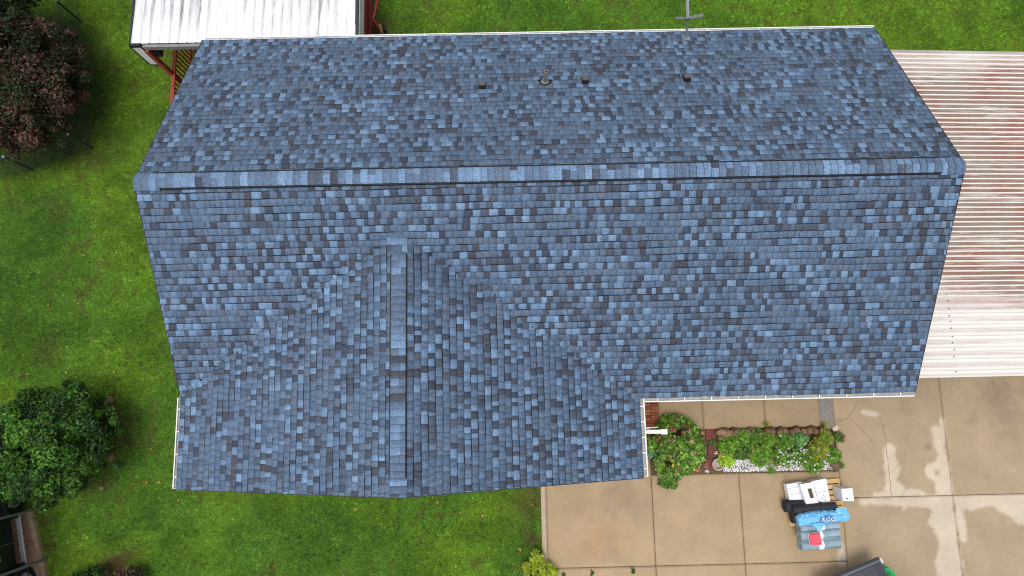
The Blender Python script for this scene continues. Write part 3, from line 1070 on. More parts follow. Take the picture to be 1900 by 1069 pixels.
F = np.stack([id_[:-1, :-1], id_[1:, :-1], id_[1:, 1:], id_[:-1, 1:]], -1).reshape(-1, 4)
low = 1 - sstep(0.0, 0.014, Hh)
fy = (Yp + 3.985) % 0.262
edge_ = np.exp(-((fy - .224) / .012) ** 2) + .8 * np.exp(-((fy - .004) / .010) ** 2) + .5 * np.exp(-((fy - .092) / .007) ** 2) + .4 * np.exp(-((fy - .168) / .007) ** 2)
low = np.where(Yp < -2.36, np.clip(.16 * low + 1.3 * edge_, 0, 1.3), low)
yy = Yp + 0.9 * (fbm(X * .6 + 3, Yp * .6, 3) - .5)
gr = 0.45 + 0.70 * sstep(-2.6, -1.4, yy + 0.22 * (X - 17.5))
gr = gr * (1 - 0.45 * sstep(2.9, 3.7, yy - .15 * (X - 17)))
vcol = np.stack([low, gr, low * 0], -1).reshape(-1, 3)
o = np_obj('roof_sheet', V, F, M['carport_sheet'], cp, col=vcol[F]); o.location = -cp.location
for x in (17.3, 19.6):
    for i in range(12):
        g = MB(); g.lathe([(.019, 0), (.014, .008)], (x + random.uniform(-.02, .02), -3.9 + i * .16 + random.uniform(-.02, .02), cz_(x) + .004), 7)
        o = g.build('roof_screw', M['steelgrey'], cp); o.location = -cp.location
for y in (-3.8, 0, 3.7):
    g = MB(); g.bar((15.7, y, cz_(15.7) - .1), (23.3, y, cz_(23.3) - .1), .08, .12)
    o = g.build('beam', M['white'], cp); o.location = -cp.location
for x, y in ((19.5, -3.8), (23.2, -3.8), (19.5, 3.7), (23.2, 3.7)):
    g = MB(); g.box(x - .05, x + .05, y - .05, y + .05, 0.045, cz_(x) - .165)
    o = g.build('post', M['white'], cp); o.location = -cp.location

# ------------------------------------------------------------------ porch at the rear left
po = empty('porch', (1, 6, 0))
tag(po, 'rear porch with white ribbed metal roof over red timber posts and railings', 'porch')


def pp(o): o.location = Vector(o.location) - po.location; return o


x0p, x1p = -1.88, 3.53
prof = [(x0p, -.04), (x0p, .01)]
x = x0p + 0.02
while x < x1p - .2:
    for d_, h in ((.01, 0), (.075, 0), (.08, .004), (.088, .004), (.093, 0), (.185, 0), (.195, .02), (.215, .02), (.225, 0)):
        prof.append((x + d_, h))
    x += 0.2255
prof += [(x1p, 0), (x1p, -.04)]
pr = np.array(prof); ysp = np.linspace(4.375, 8.3, 30)
Y_, Xp = np.meshgrid(ysp, pr[:, 0], indexing='ij'); Hh = np.tile(pr[:, 1], (len(ysp), 1))
pz = lambda y: 2.74 - 0.05 * (y - 4.375)
V = np.stack([Xp, Y_, pz(Y_) + Hh], -1).reshape(-1, 3)
a, b = Xp.shape; id_ = np.arange(a * b).reshape(a, b)
F = np.stack([id_[:-1, :-1], id_[:-1, 1:], id_[1:, 1:], id_[1:, :-1]], -1).reshape(-1, 4)
# grime runs beside the ribs
fr = ((Xp - x0p - .02) % 0.2255)
nearrib = np.exp(-((fr - .19) / .03) ** 2) + np.exp(-((fr - .225) / .02) ** 2) + np.exp(-(fr / .02) ** 2)
gr = 0.34 + 1.1 * sstep(4.3, 6.0, Y_ + .5 * (fbm(Xp * 2, Y_, 2) - .5)) * (0.35 + .9 * np.exp(-((Xp + .9) / .6) ** 2) + .5 * np.exp(-((Xp - 2.2) / .8) ** 2))
gr = gr + .75 * np.exp(-((Xp - 2.05) / .05) ** 2) + .7 * np.exp(-((Xp - 2.6) / .07) ** 2)
vcol = np.stack([np.clip(nearrib + .3, 0, 1), np.clip(gr, 0, 1), 0 * gr], -1).reshape(-1, 3)
pp(np_obj('roof_sheet', V, F, M['porch_sheet'], po, col=vcol[F]))
g = MB()
g.box(x0p - .035, x0p - .003, 4.37, 8.3, 2.44, 2.77); pp(g.build('side_trim', M['darktrim'], po))
g = MB(); g.box(x1p + .004, x1p + .07, 4.37, 8.3, 2.66, 2.74); pp(g.build('side_trim', M['darktrim'], po))
g = MB(); g.box(x1p + .072, x1p + .09, 4.42, 8.3, 2.18, 2.65)
v_ = pp(g.build('valance', simple('pale_grey_green_valance', (.50, .53, .50), .6, 0, .08), po)); v_['label'] = 'pale grey green side valance'
g = MB(); g.box(x0p + .25, 0.1, 4.30, 4.373, 2.56, 2.70); pp(g.build('front_beam', M['greytrim'], po))
g = MB(); g.box(0.1, 3.5, 4.374, 4.41, 2.56, 2.70); pp(g.build('rear_beam', M['greytrim'], po))
g = MB()
g.box(x0p - .035, x0p + .24, 4.29, 4.365, 2.70, 2.775); g.box(x0p - .035, x0p - .005, 4.29, 4.35, 1.83, 2.70)
g.box(x0p - .005, x0p + .24, 4.29, 4.35, 1.83, 1.87); g.box(x0p + .215, x0p + .25, 4.29, 4.35, 1.87, 2.70)
pp(g.build('panel_frame', M['black'], po))
g = MB(); g.box(x0p - .004, x0p + .214, 4.30, 4.34, 1.871, 2.699); pp(g.build('corner_panel', M['white'], po))
g = MB(); g.box(-1.62, -1.45, 4.375, 4.60, 2.1, 2.58); pp(g.build('bracket', M['darktrim'], po))
for x, y in ((-1.60, 4.30), (3.35, 7.9), (-1.6, 7.9), (3.47, 4.7)):
    g = MB(); g.box(x - .05, x + .05, y - .05, y + .05, -0.02, 2.56); pp(g.build('post', M['red'], po, bevel=.004))
# deck floor of boards
g = MB(); x = -1.5
while x < 3.36:
    g.box(x, x + .13, 4.0, 8.0, .43, .47); x += .138
x = -1.5
while x < .2:
    g.box(x, x + .13, 2.6, 3.99, .43, .47); x += .138
fl = pp(g.build('deck_floor', simple('weathered_red_deck', (.10, .022, .018), .8, 0, .3, 12), po)); fl['label'] = 'dark red deck boards'


def railing(a, b, zr_, zd, sp=0.13):
    a = Vector((*a, 0)); b = Vector((*b, 0)); d = (b - a); Ln = d.length; d.normalize()
    g = MB(); g.bar(a + Vector((0, 0, zr_)), b + Vector((0, 0, zr_)), .09, .04); r_ = pp(g.build('railing', M['red'], po))
    g = MB(); g.bar(a + Vector((0, 0, zd + .1)), b + Vector((0, 0, zd + .1)), .04, .06); g.build('bottom_rail', M['red'], r_)
    k_ = 0.08
    while k_ < Ln:
        q = a + d * k_
        g = MB(); g.box(q.x - .017, q.x + .017, q.y - .017, q.y + .017, zd + .13, zr_ - .02); g.build('baluster', M['red'], r_)
        k_ += sp


railing((-1.56, 2.7), (-1.56, 7.9), 1.36, .45)
railing((3.41, 4.2), (3.41, 7.9), 1.36, .45, 0.10)
railing((-1.05, 4.1), (-1.05, 6.5), 1.30, .45, .16)
# side steps
pa, pb = at(705, 58, .25), at(690, 10, 1.2)
g = MB(); g.bar(pa, Vector((3.62, 5.9, 1.1)), .05, .10); g.bar(Vector((3.62, 5.9, 1.1)), at(703, -10, .9), .05, .08); pp(g.build('stair_rail', M['red'], po))
g = MB(); g.box(pa.x - .04, pa.x + .04, pa.y - .05, pa.y + .2, 0, .3); pp(g.build('stair_post', simple('bare_orange_wood', (.42, .19, .08), .8), po))
# black drain hose by the steps
g = MB()
q = [at(706, 47, .06), at(711, 53, .06), at(717, 60, .05)]
for a_, b_ in zip(q[:-1], q[1:]): g.tube(a_, b_, .045, .045, 10)
for a_, b_ in zip(q[:-1], q[1:]):
    for i in range(5):
        c_ = a_.lerp(b_, (i + .5) / 5); g.tube(c_ - (b_ - a_) * .05, c_ + (b_ - a_) * .05, .052, .052, 10)
tag(g.build('drain_hose', M['black']), 'short black corrugated drain hose on the grass by the porch steps', 'hose')

# ------------------------------------------------------------------ vegetation helpers
def leaf_mesh(centers, normals, length, width, colors):
    """diamond leaves, folded a little"""
    n = len(centers)
    nrm = normals / np.linalg.norm(normals, axis=1, keepdims=True)
    r = rng.normal(size=(n, 3))
    t = np.cross(nrm, r); t /= np.linalg.norm(t, axis=1, keepdims=True) + 1e-9
    b = np.cross(nrm, t)
    l = length[:, None]; w = width[:, None]
    V = np.empty((n, 4, 3))
    V[:, 0] = centers - t * l * .5
    V[:, 1] = centers + b * w * .5 + nrm * w * .12
    V[:, 2] = centers + t * l * .5 - nrm * l * .10
    V[:, 3] = centers - b * w * .5 + nrm * w * .12
    F = np.arange(n * 4).reshape(-1, 4)
    return V.reshape(-1, 3), F, colors


def crown(blobs, per, ll, ww, palettes, up=0.6, shell=0.55, jitter=.5, tone=.3):
    """blobs: (cx,cy,cz,rx,ry,rz,tone)"""
    C = []; N = []; K = []
    for (cx, cy, cz, rx, ry, rz, tn) in blobs:
        m = max(6, int(per * rx * ry * rz ** .5 if False else per))
        u = rng.normal(size=(m, 3)); u /= np.linalg.norm(u, axis=1, keepdims=True)
        u[:, 2] = np.abs(u[:, 2]) * np.where(rng.random(m) < .85, 1, -1)
        rad = shell + (1 - shell) * rng.random(m) ** .6
        p = u * rad[:, None] * np.array([rx, ry, rz]) + np.array([cx, cy, cz])
        C.append(p); N.append(u + np.array([0, 0, up]) + rng.normal(size=(m, 3)) * jitter)
        palette = palettes[rng.integers(len(palettes))] if isinstance(palettes[0], list) else palettes
        pal = np.array(palette)
        ci = rng.integers(0, len(pal), m)
        K.append(pal[ci] * (tn * rng.uniform(1 - tone, 1 + tone, (m, 1))))
    C = np.vstack(C); N = np.vstack(N); K = np.vstack(K); n = len(C)
    return leaf_mesh(C, N, rng.uniform(.7, 1.3, n) * ll, rng.uniform(.7, 1.2, n) * ww, K)


def trunk(g, base, top, r0, limbs, spread, zr_):
    base = Vector(base); top = Vector(top)
    mid = base.lerp(top, .5) + Vector((random.uniform(-.1, .1), random.uniform(-.1, .1), 0))
    g.tube(base, mid, r0, r0 * .8, 9); g.tube(mid, top, r0 * .8, r0 * .55, 9)
    for i in range(limbs):
        a = 2 * math.pi * i / limbs + random.uniform(-.4, .4)
        s = base.lerp(top, random.uniform(.45, 1.0))
        e = s + Vector((math.cos(a) * spread, math.sin(a) * spread, random.uniform(*zr_))) * random.uniform(.7, 1)
        m = s.lerp(e, .5) + Vector((0, 0, .15 * spread))
        g.tube(s, m, r0 * .45, r0 * .3, 7); g.tube(m, e, r0 * .3, r0 * .1, 6)
        for j in range(3):
            f = m.lerp(e, random.uniform(.2, .9)); h = f + Vector((random.uniform(-.4, .4), random.uniform(-.4, .4), random.uniform(.1, .5))) * spread * .6
            g.tube(f, h, r0 * .16, r0 * .05, 5)


def tree(name, label, cat, c, R, z0, z1, nblob, per, ll, ww, pal, trunk_r=.09, seed=1, group=None, ecc=1.0, tones=(.45, 1.5), blobr=(.22, .36)):
    random.seed(seed)
    t = empty(name, (c[0], c[1], 0)); tag(t, label, cat, group)
    bl = []
    zc_ = (z0 + z1) / 2; hz = (z1 - z0) / 2
    for i in range(nblob):
        while True:
            u = Vector((random.uniform(-1, 1), random.uniform(-1, 1), random.uniform(-.6, 1)))
            if .5 < u.length < 1.08: break
        br = R * random.uniform(*blobr)
        k_ = 1 - br / R * .8
        bl.append((u.x * R * k_, u.y * R * ecc * k_, zc_ + u.z * hz * k_, br, br, br * .75, random.uniform(*tones)))
    for i in range(nblob // 3):                       # loose sprays that break the outline
        a = random.uniform(0, 6.283); q = R * random.uniform(.82, 1.08); br = R * random.uniform(.05, .11)
        bl.append((math.cos(a) * q, math.sin(a) * q * ecc, zc_ + random.uniform(-.4, .5) * hz, br, br, br, random.uniform(*tones)))
    V, F, K = crown(bl, per, ll, ww, pal, shell=.1, jitter=.9, tone=.45)
    keep = np.repeat(rng.random(len(F)) < .95, 1)
    np_obj('crown', V, F, M['leaf'], t, col=K)
    g = MB(); trunk(g, (0, 0, -.1), (0, 0, z0 + hz * .5), trunk_r, 9, R * .75, (hz * .2, hz * .9))
    g.build('trunk', M['bark'], t)
    return t


# dark reddish ornamental tree, upper left
c = at(22, 150, 1.9)
DG = [(.028, .050, .014), (.020, .034, .010), (.040, .062, .018), (.05, .045, .02)]
PKc = [(.24, .11, .09), (.17, .08, .065), (.10, .06, .04), (.30, .16, .12)]
RB = [(.09, .045, .03), (.055, .035, .022), (.13, .06, .045), (.035, .045, .018)]
tree('crape_myrtle', 'dark leafy tree with dusty pink red foliage in the upper left corner', 'tree', (c.x, c.y), 1.76, .3, 3.5, 170, 400, .09, .045,
     [DG, RB, RB + DG, PKc + RB, DG + RB, DG + PKc], .1, 3, ecc=1.0, tones=(.55, 1.35), blobr=(.12, .30))
c = at(-40, 20, 3.0)
tree('shade_tree', 'dark green tree cropped by the left edge behind the reddish tree', 'tree', (c.x - .3, c.y + .9), 1.3, 1.2, 4.0, 60, 220, .09, .055,
     [(.025, .045, .012), (.02, .032, .01), (.045, .06, .018)], .1, 4)
# green rounded bush, lower left
c = at(97, 822, 1.3)
GA = [(.06, .16, .018), (.085, .21, .02), (.045, .12, .014)]
GB = [(.10, .24, .025), (.14, .29, .035), (.07, .18, .02)]
GC = [(.03, .085, .016), (.045, .11, .03), (.022, .06, .012)]
tree('round_bush', 'big rounded bright green bush on the left lawn', 'bush', (c.x, c.y), 1.38, .1, 2.3, 160, 400, .10, .048,
     [GA, GB + GA, GC, GA + GC, GC, GB + GC], .07, 5, ecc=1.0, tones=(.6, 1.3), blobr=(.12, .30))
c = at(-15, 880, 1.2)
tree('trailing_bush', 'lighter green shrub spilling over the neighbouring black vehicle', 'bush', (c.x, c.y), .80, .2, 2.0, 40, 180, .08, .05,
     [(.06, .14, .02), (.09, .18, .025), (.05, .10, .02)], .05, 6)
c = at(205, 1105, .5)
tree('dry_shrub', 'brown wilted shrub at the bottom edge of the left lawn', 'bush', (c.x + .25, c.y), .62, .05, .75, 40, 150, .07, .04,
     [(.11, .065, .05), (.07, .04, .035), (.16, .11, .07), (.05, .035, .025)], .03, 8)
c = at(150, 1095, .5)
tree('low_shrub', 'small dark green shrub beside the brown wilted one', 'bush', (c.x + .1, c.y - .05), .55, .05, .6, 36, 150, .07, .04,
     [(.03, .09, .012), (.05, .13, .02), (.02, .055, .012)], .03, 9)


# yellow shrub with lance leaves in rosettes
def rosettes(name, label, cat, spots, pal, leaf=.10, w=.028, n=11, group=None, cz=None, tiers=2, tilt=.45):
    """spots: (x,y,z,scale,tone)"""
    x0 = sum(s[0] for s in spots) / len(spots); y0 = sum(s[1] for s in spots) / len(spots)
    t = empty(name, (x0, y0, 0)); tag(t, label, cat, group)
    V = []; F = []; K = []
    st = MB()
    for (x, y, z, s, tn) in spots:
        x -= x0; y -= y0
        st.tube((x * .4, y * .4, 0), (x, y, z), .008, .005, 5)
        for tier in range(tiers):
            for i in range(n):
                a = 2 * math.pi * (i + .5 * tier) / n + random.uniform(-.25, .25)
                L_ = leaf * s * random.uniform(.7, 1.15) * (1 - .25 * tier)
                el = tilt - .5 * random.random() + .4 * tier
                d = np.array([math.cos(a) * math.cos(el), math.sin(a) * math.cos(el), math.sin(el)])
                sd_ = np.array([-math.sin(a), math.cos(a), 0]) * w * s * .5
                p = np.array([x, y, z + .02 * tier])
                b = len(V)
                V += [p, p + d * L_ * .45 + sd_ + [0, 0, .006], p + d * L_ - [0, 0, L_ * .18], p + d * L_ * .45 - sd_ + [0, 0, .006]]
                F.append((b, b + 1, b + 2, b + 3))
                K.append(np.array(random.choice(pal)) * tn * random.uniform(.75, 1.25))
    np_obj('foliage', np.array(V), np.array(F), M['leaf'], t, col=np.array(K))
    st.build('stem', M['bark'], t)
    return t


random.seed(31)


def spots_px(poly_c, r, n, z, s=(.8, 1.2), tone=(.7, 1.2), ecc=1.0):
    out = []
    for i in range(n):
        a = random.uniform(0, 2 * math.pi); q = math.sqrt(random.random()) * r
        x = poly_c[0] + math.cos(a) * q; y = poly_c[1] + math.sin(a) * q * ecc
        zz = z * (1 - .5 * (q / r) ** 2) * random.uniform(.8, 1.1)
        out.append((x, y, zz, random.uniform(*s), random.uniform(*tone)))
    return out


c = at(1000, 1068, .4); sp = spots_px((c.x, c.y), .38, 70, .5)
c2_ = at(996, 1035, .35); sp += spots_px((c2_.x, c2_.y), .16, 22, .4)
c2_ = at(1026, 1064, .35); sp += spots_px((c2_.x, c2_.y), .12, 14, .35)
c2_ = at(975, 1052, .3); sp += spots_px((c2_.x, c2_.y), .06, 4, .3)
rosettes('golden_shrub', 'yellow green leafy shrub at the driveway corner on the bottom edge', 'shrub', sp, [(.42, .50, .02), (.30, .42, .02), (.52, .58, .05), (.20, .33, .03)], .09, .032, 8)


# rocks
def rock_mesh(sx, sy, sz, seed, cols):
    bm = bmesh.new(); bmesh.ops.create_icosphere(bm, subdivisions=3, radius=1)
    r = random.Random(seed); off = Vector((r.uniform(0, 50), r.uniform(0, 50), r.uniform(0, 50)))
    from mathutils import noise as mn
    for v in bm.verts:
        k_ = 1 + .28 * mn.noise(v.co * 1.3 + off) + .08 * mn.noise(v.co * 4 + off)
        v.co *= k_
        v.co.x *= sx; v.co.y *= sy; v.co.z *= sz
    me = bpy.data.meshes.new('rock'); bm.to_mesh(me); bm.free()
    a = me.attributes.new('Col', 'FLOAT_COLOR', 'CORNER')
    base = r.choice(cols); kk = r.uniform(.8, 1.2)
    a.data.foreach_set('color', [x for _ in me.loops for x in (base[0] * kk, base[1] * kk, base[2] * kk, 1)])
    me.materials.append(M['rock'])
    for p in me.polygons: p.use_smooth = True
    return me


def rock(name, p, s, seed, label, group, cols, rz=0, cat='stone'):
    o = bpy.data.objects.new(name, rock_mesh(*s, seed, cols)); COL.objects.link(o)
    o.location = p; o.rotation_euler = (random.uniform(-.15, .15), random.uniform(-.15, .15), rz)
    tag(o, label, cat, group); return o


BR = [(.26, .16, .09), (.22, .14, .09), (.30, .19, .11), (.17, .11, .07)]
xs_ = np.linspace(12.63, 15.22, 17)
for i, x in enumerate(xs_):
    x = float(x) + random.uniform(-.02, .02)
    rock('edging_stone', (x, -5.345 + random.uniform(-.015, .015), .17), (.098 * random.uniform(.85, 1.15), .092, .13 * random.uniform(.85, 1.1)), 100 + i,
         'brown fieldstone in the row along the back of the flower bed', 'brown stones along the back of the flower bed', BR, random.uniform(-.2, .2))
for i, (px, py) in enumerate(((1346, 796), (1362, 793), (1392, 791), (1432, 792), (1450, 790), (1480, 792), (1508, 791))):
    p = at(px, py, .2)
    rock('cap_stone', (p.x, -5.25, .13), (.08, .045, .10), 140 + i, 'small darker stone tucked behind the flower bed edging row', 'small stones behind the edging row', [(.10, .07, .05), (.15, .10, .07)], 0)
for i, y in enumerate(np.linspace(-5.48, -6.0, 5)):
    rock('edging_stone', (12.56 + random.uniform(-.015, .015), float(y), .12), (.055, .075, .11), 170 + i,
         'brown fieldstone in the short column closing the left end of the flower bed', 'brown stones at the left end of the flower bed', BR, 0)
p = at(1341, 803, .25)
rock('edging_stone', (p.x, p.y, .18), (.13, .09, .09), 190, 'largest flat tan stone at the top left corner of the flower bed', None, [(.33, .21, .12)], .1)
p = at(1353, 805, .2)
rock('edging_stone', (p.x, p.y, .12), (.09, .09, .09), 192, 'greyish stone just inside the top left corner of the flower bed', None, [(.16, .11, .08)], .1)
p = at(1552, 795, .1)
rock('pale_stone', (p.x, p.y, .06), (.10, .07, .05), 191, 'pale cream stone at the bed corner below the gravel strip', None, [(.55, .47, .36)], .6)
for i, (px, py, s) in enumerate(((203, 741, .12), (211, 775, .13), (214, 790, .10), (213, 800, .09), (205, 848, .12), (209, 758, .07), (188, 905, .06))):
    p = at(px, py, .05)
    rock('border_stone', (p.x, p.y, .04), (s, s * .8, s * .55), 200 + i, 'tan stone half hidden by the round green bush', 'stones ringing the round bush', [(.20, .13, .08), (.28, .19, .12)], i)

# ------------------------------------------------------------------ front bed
# brick landing
g = MB()
BC = [(.30, .095, .05), (.24, .075, .045), (.36, .13, .065), (.28, .10, .05), (.34, .15, .07)]
for cxi in range(7):
    x = 10.995 - .205 * (cxi + 1)
    y = -5.22; k_ = 0
    while y < -3.98:
        kk = random.uniform(.8, 1.15); c_ = random.choice(BC)
        g.box(x, x + .197, y, y + .066, -.02, .13 + random.uniform(-.002, .002), None, tuple(v * kk for v in c_)); y += .075
lb = g.build('brick_landing', M['brick'], bevel=.004)
tag(lb, 'orange red brick landing tucked in the corner under the gutter', 'brick landing')
# red pavers and white stones between them
for (q0, q1), lab in ((((1309, 796), (1327, 817)), 'dark red paver nearest the path between hydrangea and flower bed'), (((1313, 826), (1326, 847)), 'middle dark red paver between hydrangea and flower bed'), (((1308, 852), (1328, 872)), 'dark red paver nearest the driveway beside the clay bowl'), (((1289, 855), (1303, 872)), 'dark red paver partly covered by the hydrangea')):
    a_, b_ = at(*q0, .05), at(*q1, .05)
    g = MB(); g.box(min(a_.x, b_.x), max(a_.x, b_.x), min(a_.y, b_.y), max(a_.y, b_.y), 0.0, .05)
    tag(g.build('red_paver', M['redpaver'], bevel=.006), lab, 'paver', 'dark red pavers beside the flower bed')


def gravel(name, rects, n, s, cols, label, z=.02):
    V = []; F = []; K = []
    bm = bmesh.new(); bmesh.ops.create_icosphere(bm, subdivisions=1, radius=1)
    bv = np.array([v.co for v in bm.verts]); bf = np.array([[v.index for v in f.verts] for f in bm.faces]); bm.free()
    tot = sum((r[1] - r[0]) * (r[3] - r[2]) for r in rects)
    for r in rects:
        m = int(n * (r[1] - r[0]) * (r[3] - r[2]) / tot)
        for i in range(m):
            q = bv * (rng.uniform(.6, 1.3, 3) * s) * (1 + .2 * rng.normal(size=(len(bv), 1)))
            a = rng.uniform(0, 6.28); ca, sa = math.cos(a), math.sin(a)
            q = q @ np.array([[ca, sa, 0], [-sa, ca, 0], [0, 0, .8]])
            q += [rng.uniform(r[0], r[1]), rng.uniform(r[2], r[3]), z + rng.uniform(0, .02)]
            F.append(bf + len(V) * len(bv)); V.append(q); K += [np.array(cols[rng.integers(len(cols))]) * rng.uniform(.85, 1.1)] * len(bf)
    o = np_obj(name, np.vstack(V), np.vstack(F), M['gravel'], col=np.array(K))
    return tag(o, label, 'gravel', kind='stuff')


WG = [(.80, .79, .78), (.75, .73, .70), (.85, .84, .83), (.62, .58, .54)]
gravel('white_gravel', [(12.62, 15.58, -6.35, -6.03), (12.30, 12.5, -5.90, -5.82), (12.16, 12.24, -6.36, -6.02), (12.34, 12.46, -5.50, -5.60), (14.6, 15.4, -5.95, -5.85)], 3000, .016, WG, 'white marble chips filling the front strip of the flower bed')

# hydrangea
hc = at(1256, 832, .55)
hy = empty('hydrangea', (hc.x, hc.y, 0)); tag(hy, 'rounded hydrangea bush with faded pink brown flower heads below the gutter corner', 'shrub')
bl = []
random.seed(5)
for i in range(75):
    a = random.uniform(0, 6.28); q = math.sqrt(random.random())
    ex = .68 * q * math.cos(a); ey = .74 * q * math.sin(a)
    bl.append((ex, ey, .18 + .62 * (1 - q * q) ** .6, .16, .16, .13, random.uniform(.6, 1.35)))
for i in range(8): bl.append((-.18 + random.uniform(-.16, .16), -.80 - .14 * random.random(), .15, .10, .12, .08, random.uniform(.6, 1)))
V, F, K = crown(bl, 85, .095, .065, [(.14, .29, .03), (.10, .23, .02), (.20, .38, .05), (.06, .15, .02), (.28, .40, .09)], up=1.0, jitter=.6, shell=.15, tone=.5)
np_obj('foliage', V, F, M['leaf'], hy, col=K)
g = MB(); 
for i in range(14):
    a = i * .45; g.tube((0, 0, 0), (.45 * math.cos(a), .5 * math.sin(a), .45), .012, .006, 5)
g.build('stem', M['bark'], hy)


def flower_head(p, r, col, parent, n=46, name='flower_head', mat='petal', size=.035):
    u = rng.normal(size=(n, 3)); u /= np.linalg.norm(u, axis=1, keepdims=True); u[:, 2] = np.abs(u[:, 2])
    V, F, K = leaf_mesh(u * r * np.array([1, 1, .7]) + np.array(p), u + rng.normal(size=(n, 3)) * .3, np.full(n, size), np.full(n, size * .85), np.array(col) * rng.uniform(.6, 1.3, (n, 1)))
    return np_obj(name, V, F, M[mat], parent, col=K)


for (px, py) in ((1250, 778), (1257, 779), (1247, 790), (1244, 797), (1251, 798), (1268, 804), (1219, 816), (1206, 814), (1224, 812), (1246, 816), (1275, 789), (1279, 797), (1304, 803), (1286, 840), (1260, 868), (1295, 872), (1285, 877), (1310, 862), (1255, 879), (1284, 818), (1220, 879)):
    p = at(px, py, .72)
    q = Vector((p.x - hc.x, p.y - hc.y, 0)); zz = .25 + .62 * max(0.02, 1 - (q.length / .82) ** 2) ** .6
    p = at(px, py, zz)
    flower_head((p.x - hc.x, p.y - hc.y, zz), .055, random.choice([(.50, .22, .16), (.44, .24, .15), (.58, .32, .25), (.38, .15, .10)]), hy)
for (px, py) in ((1239, 843), (1247, 855), (1243, 848), (1248, 864)):
    p = at(px, py, .8)
    flower_head((p.x - hc.x, p.y - hc.y, .84), .03, (.62, .50, .10), hy, 9, 'yellowed_leaf', 'leaf', .07)

# succulent by the gutter
c = at(1207, 838, .3)
s_ = rosettes('succulent', 'blue green succulent rosette left of the hydrangea under the gutter', 'plant', [(c.x + random.uniform(-.11, .11), c.y + random.uniform(-.13, .13), .32 + random.uniform(-.06, .06), 1, random.uniform(.8, 1.2)) for i in range(16)], [(.16, .33, .22), (.22, .42, .30), (.12, .25, .17)], .085, .045, 8)
g = MB(); g.lathe([(.10, 0), (.14, .04), (.17, .24), (.185, .25), (.185, .27), (.16, .27)], (0, 0, 0.004), 20); g.build('pot', M['black'], s_)

# white downspout end poking out from the wall under the gutter
a_ = at(1190, 800, 1.0); b_ = at(1226, 801, 1.0); c_ = at(1238, 801, 1.0)
ds = empty('downspout', (a_.x, a_.y, 0)); tag(ds, 'white metal downspout arm poking out from under the gutter above the hydrangea', 'downspout')
def dl(o): o.location = -ds.location; return o
g = MB(); g.bar((9.56, a_.y, 1.0), b_, .10, .07); dl(g.build('arm', M['white'], ds, bevel=.006))
g = MB(); g.bar(b_, c_, .13, .09); dl(g.build('outlet', M['white'], ds, bevel=.008))
g = MB(); g.bar((9.62, a_.y + .05, 1.35), Vector((b_.x - .25, a_.y + .08, 1.02)), .03, .03); g.bar((9.62, a_.y + .06, 1.12), Vector((b_.x - .08, a_.y + .09, 1.02)), .02, .05); dl(g.build('brace', M['white'], ds))

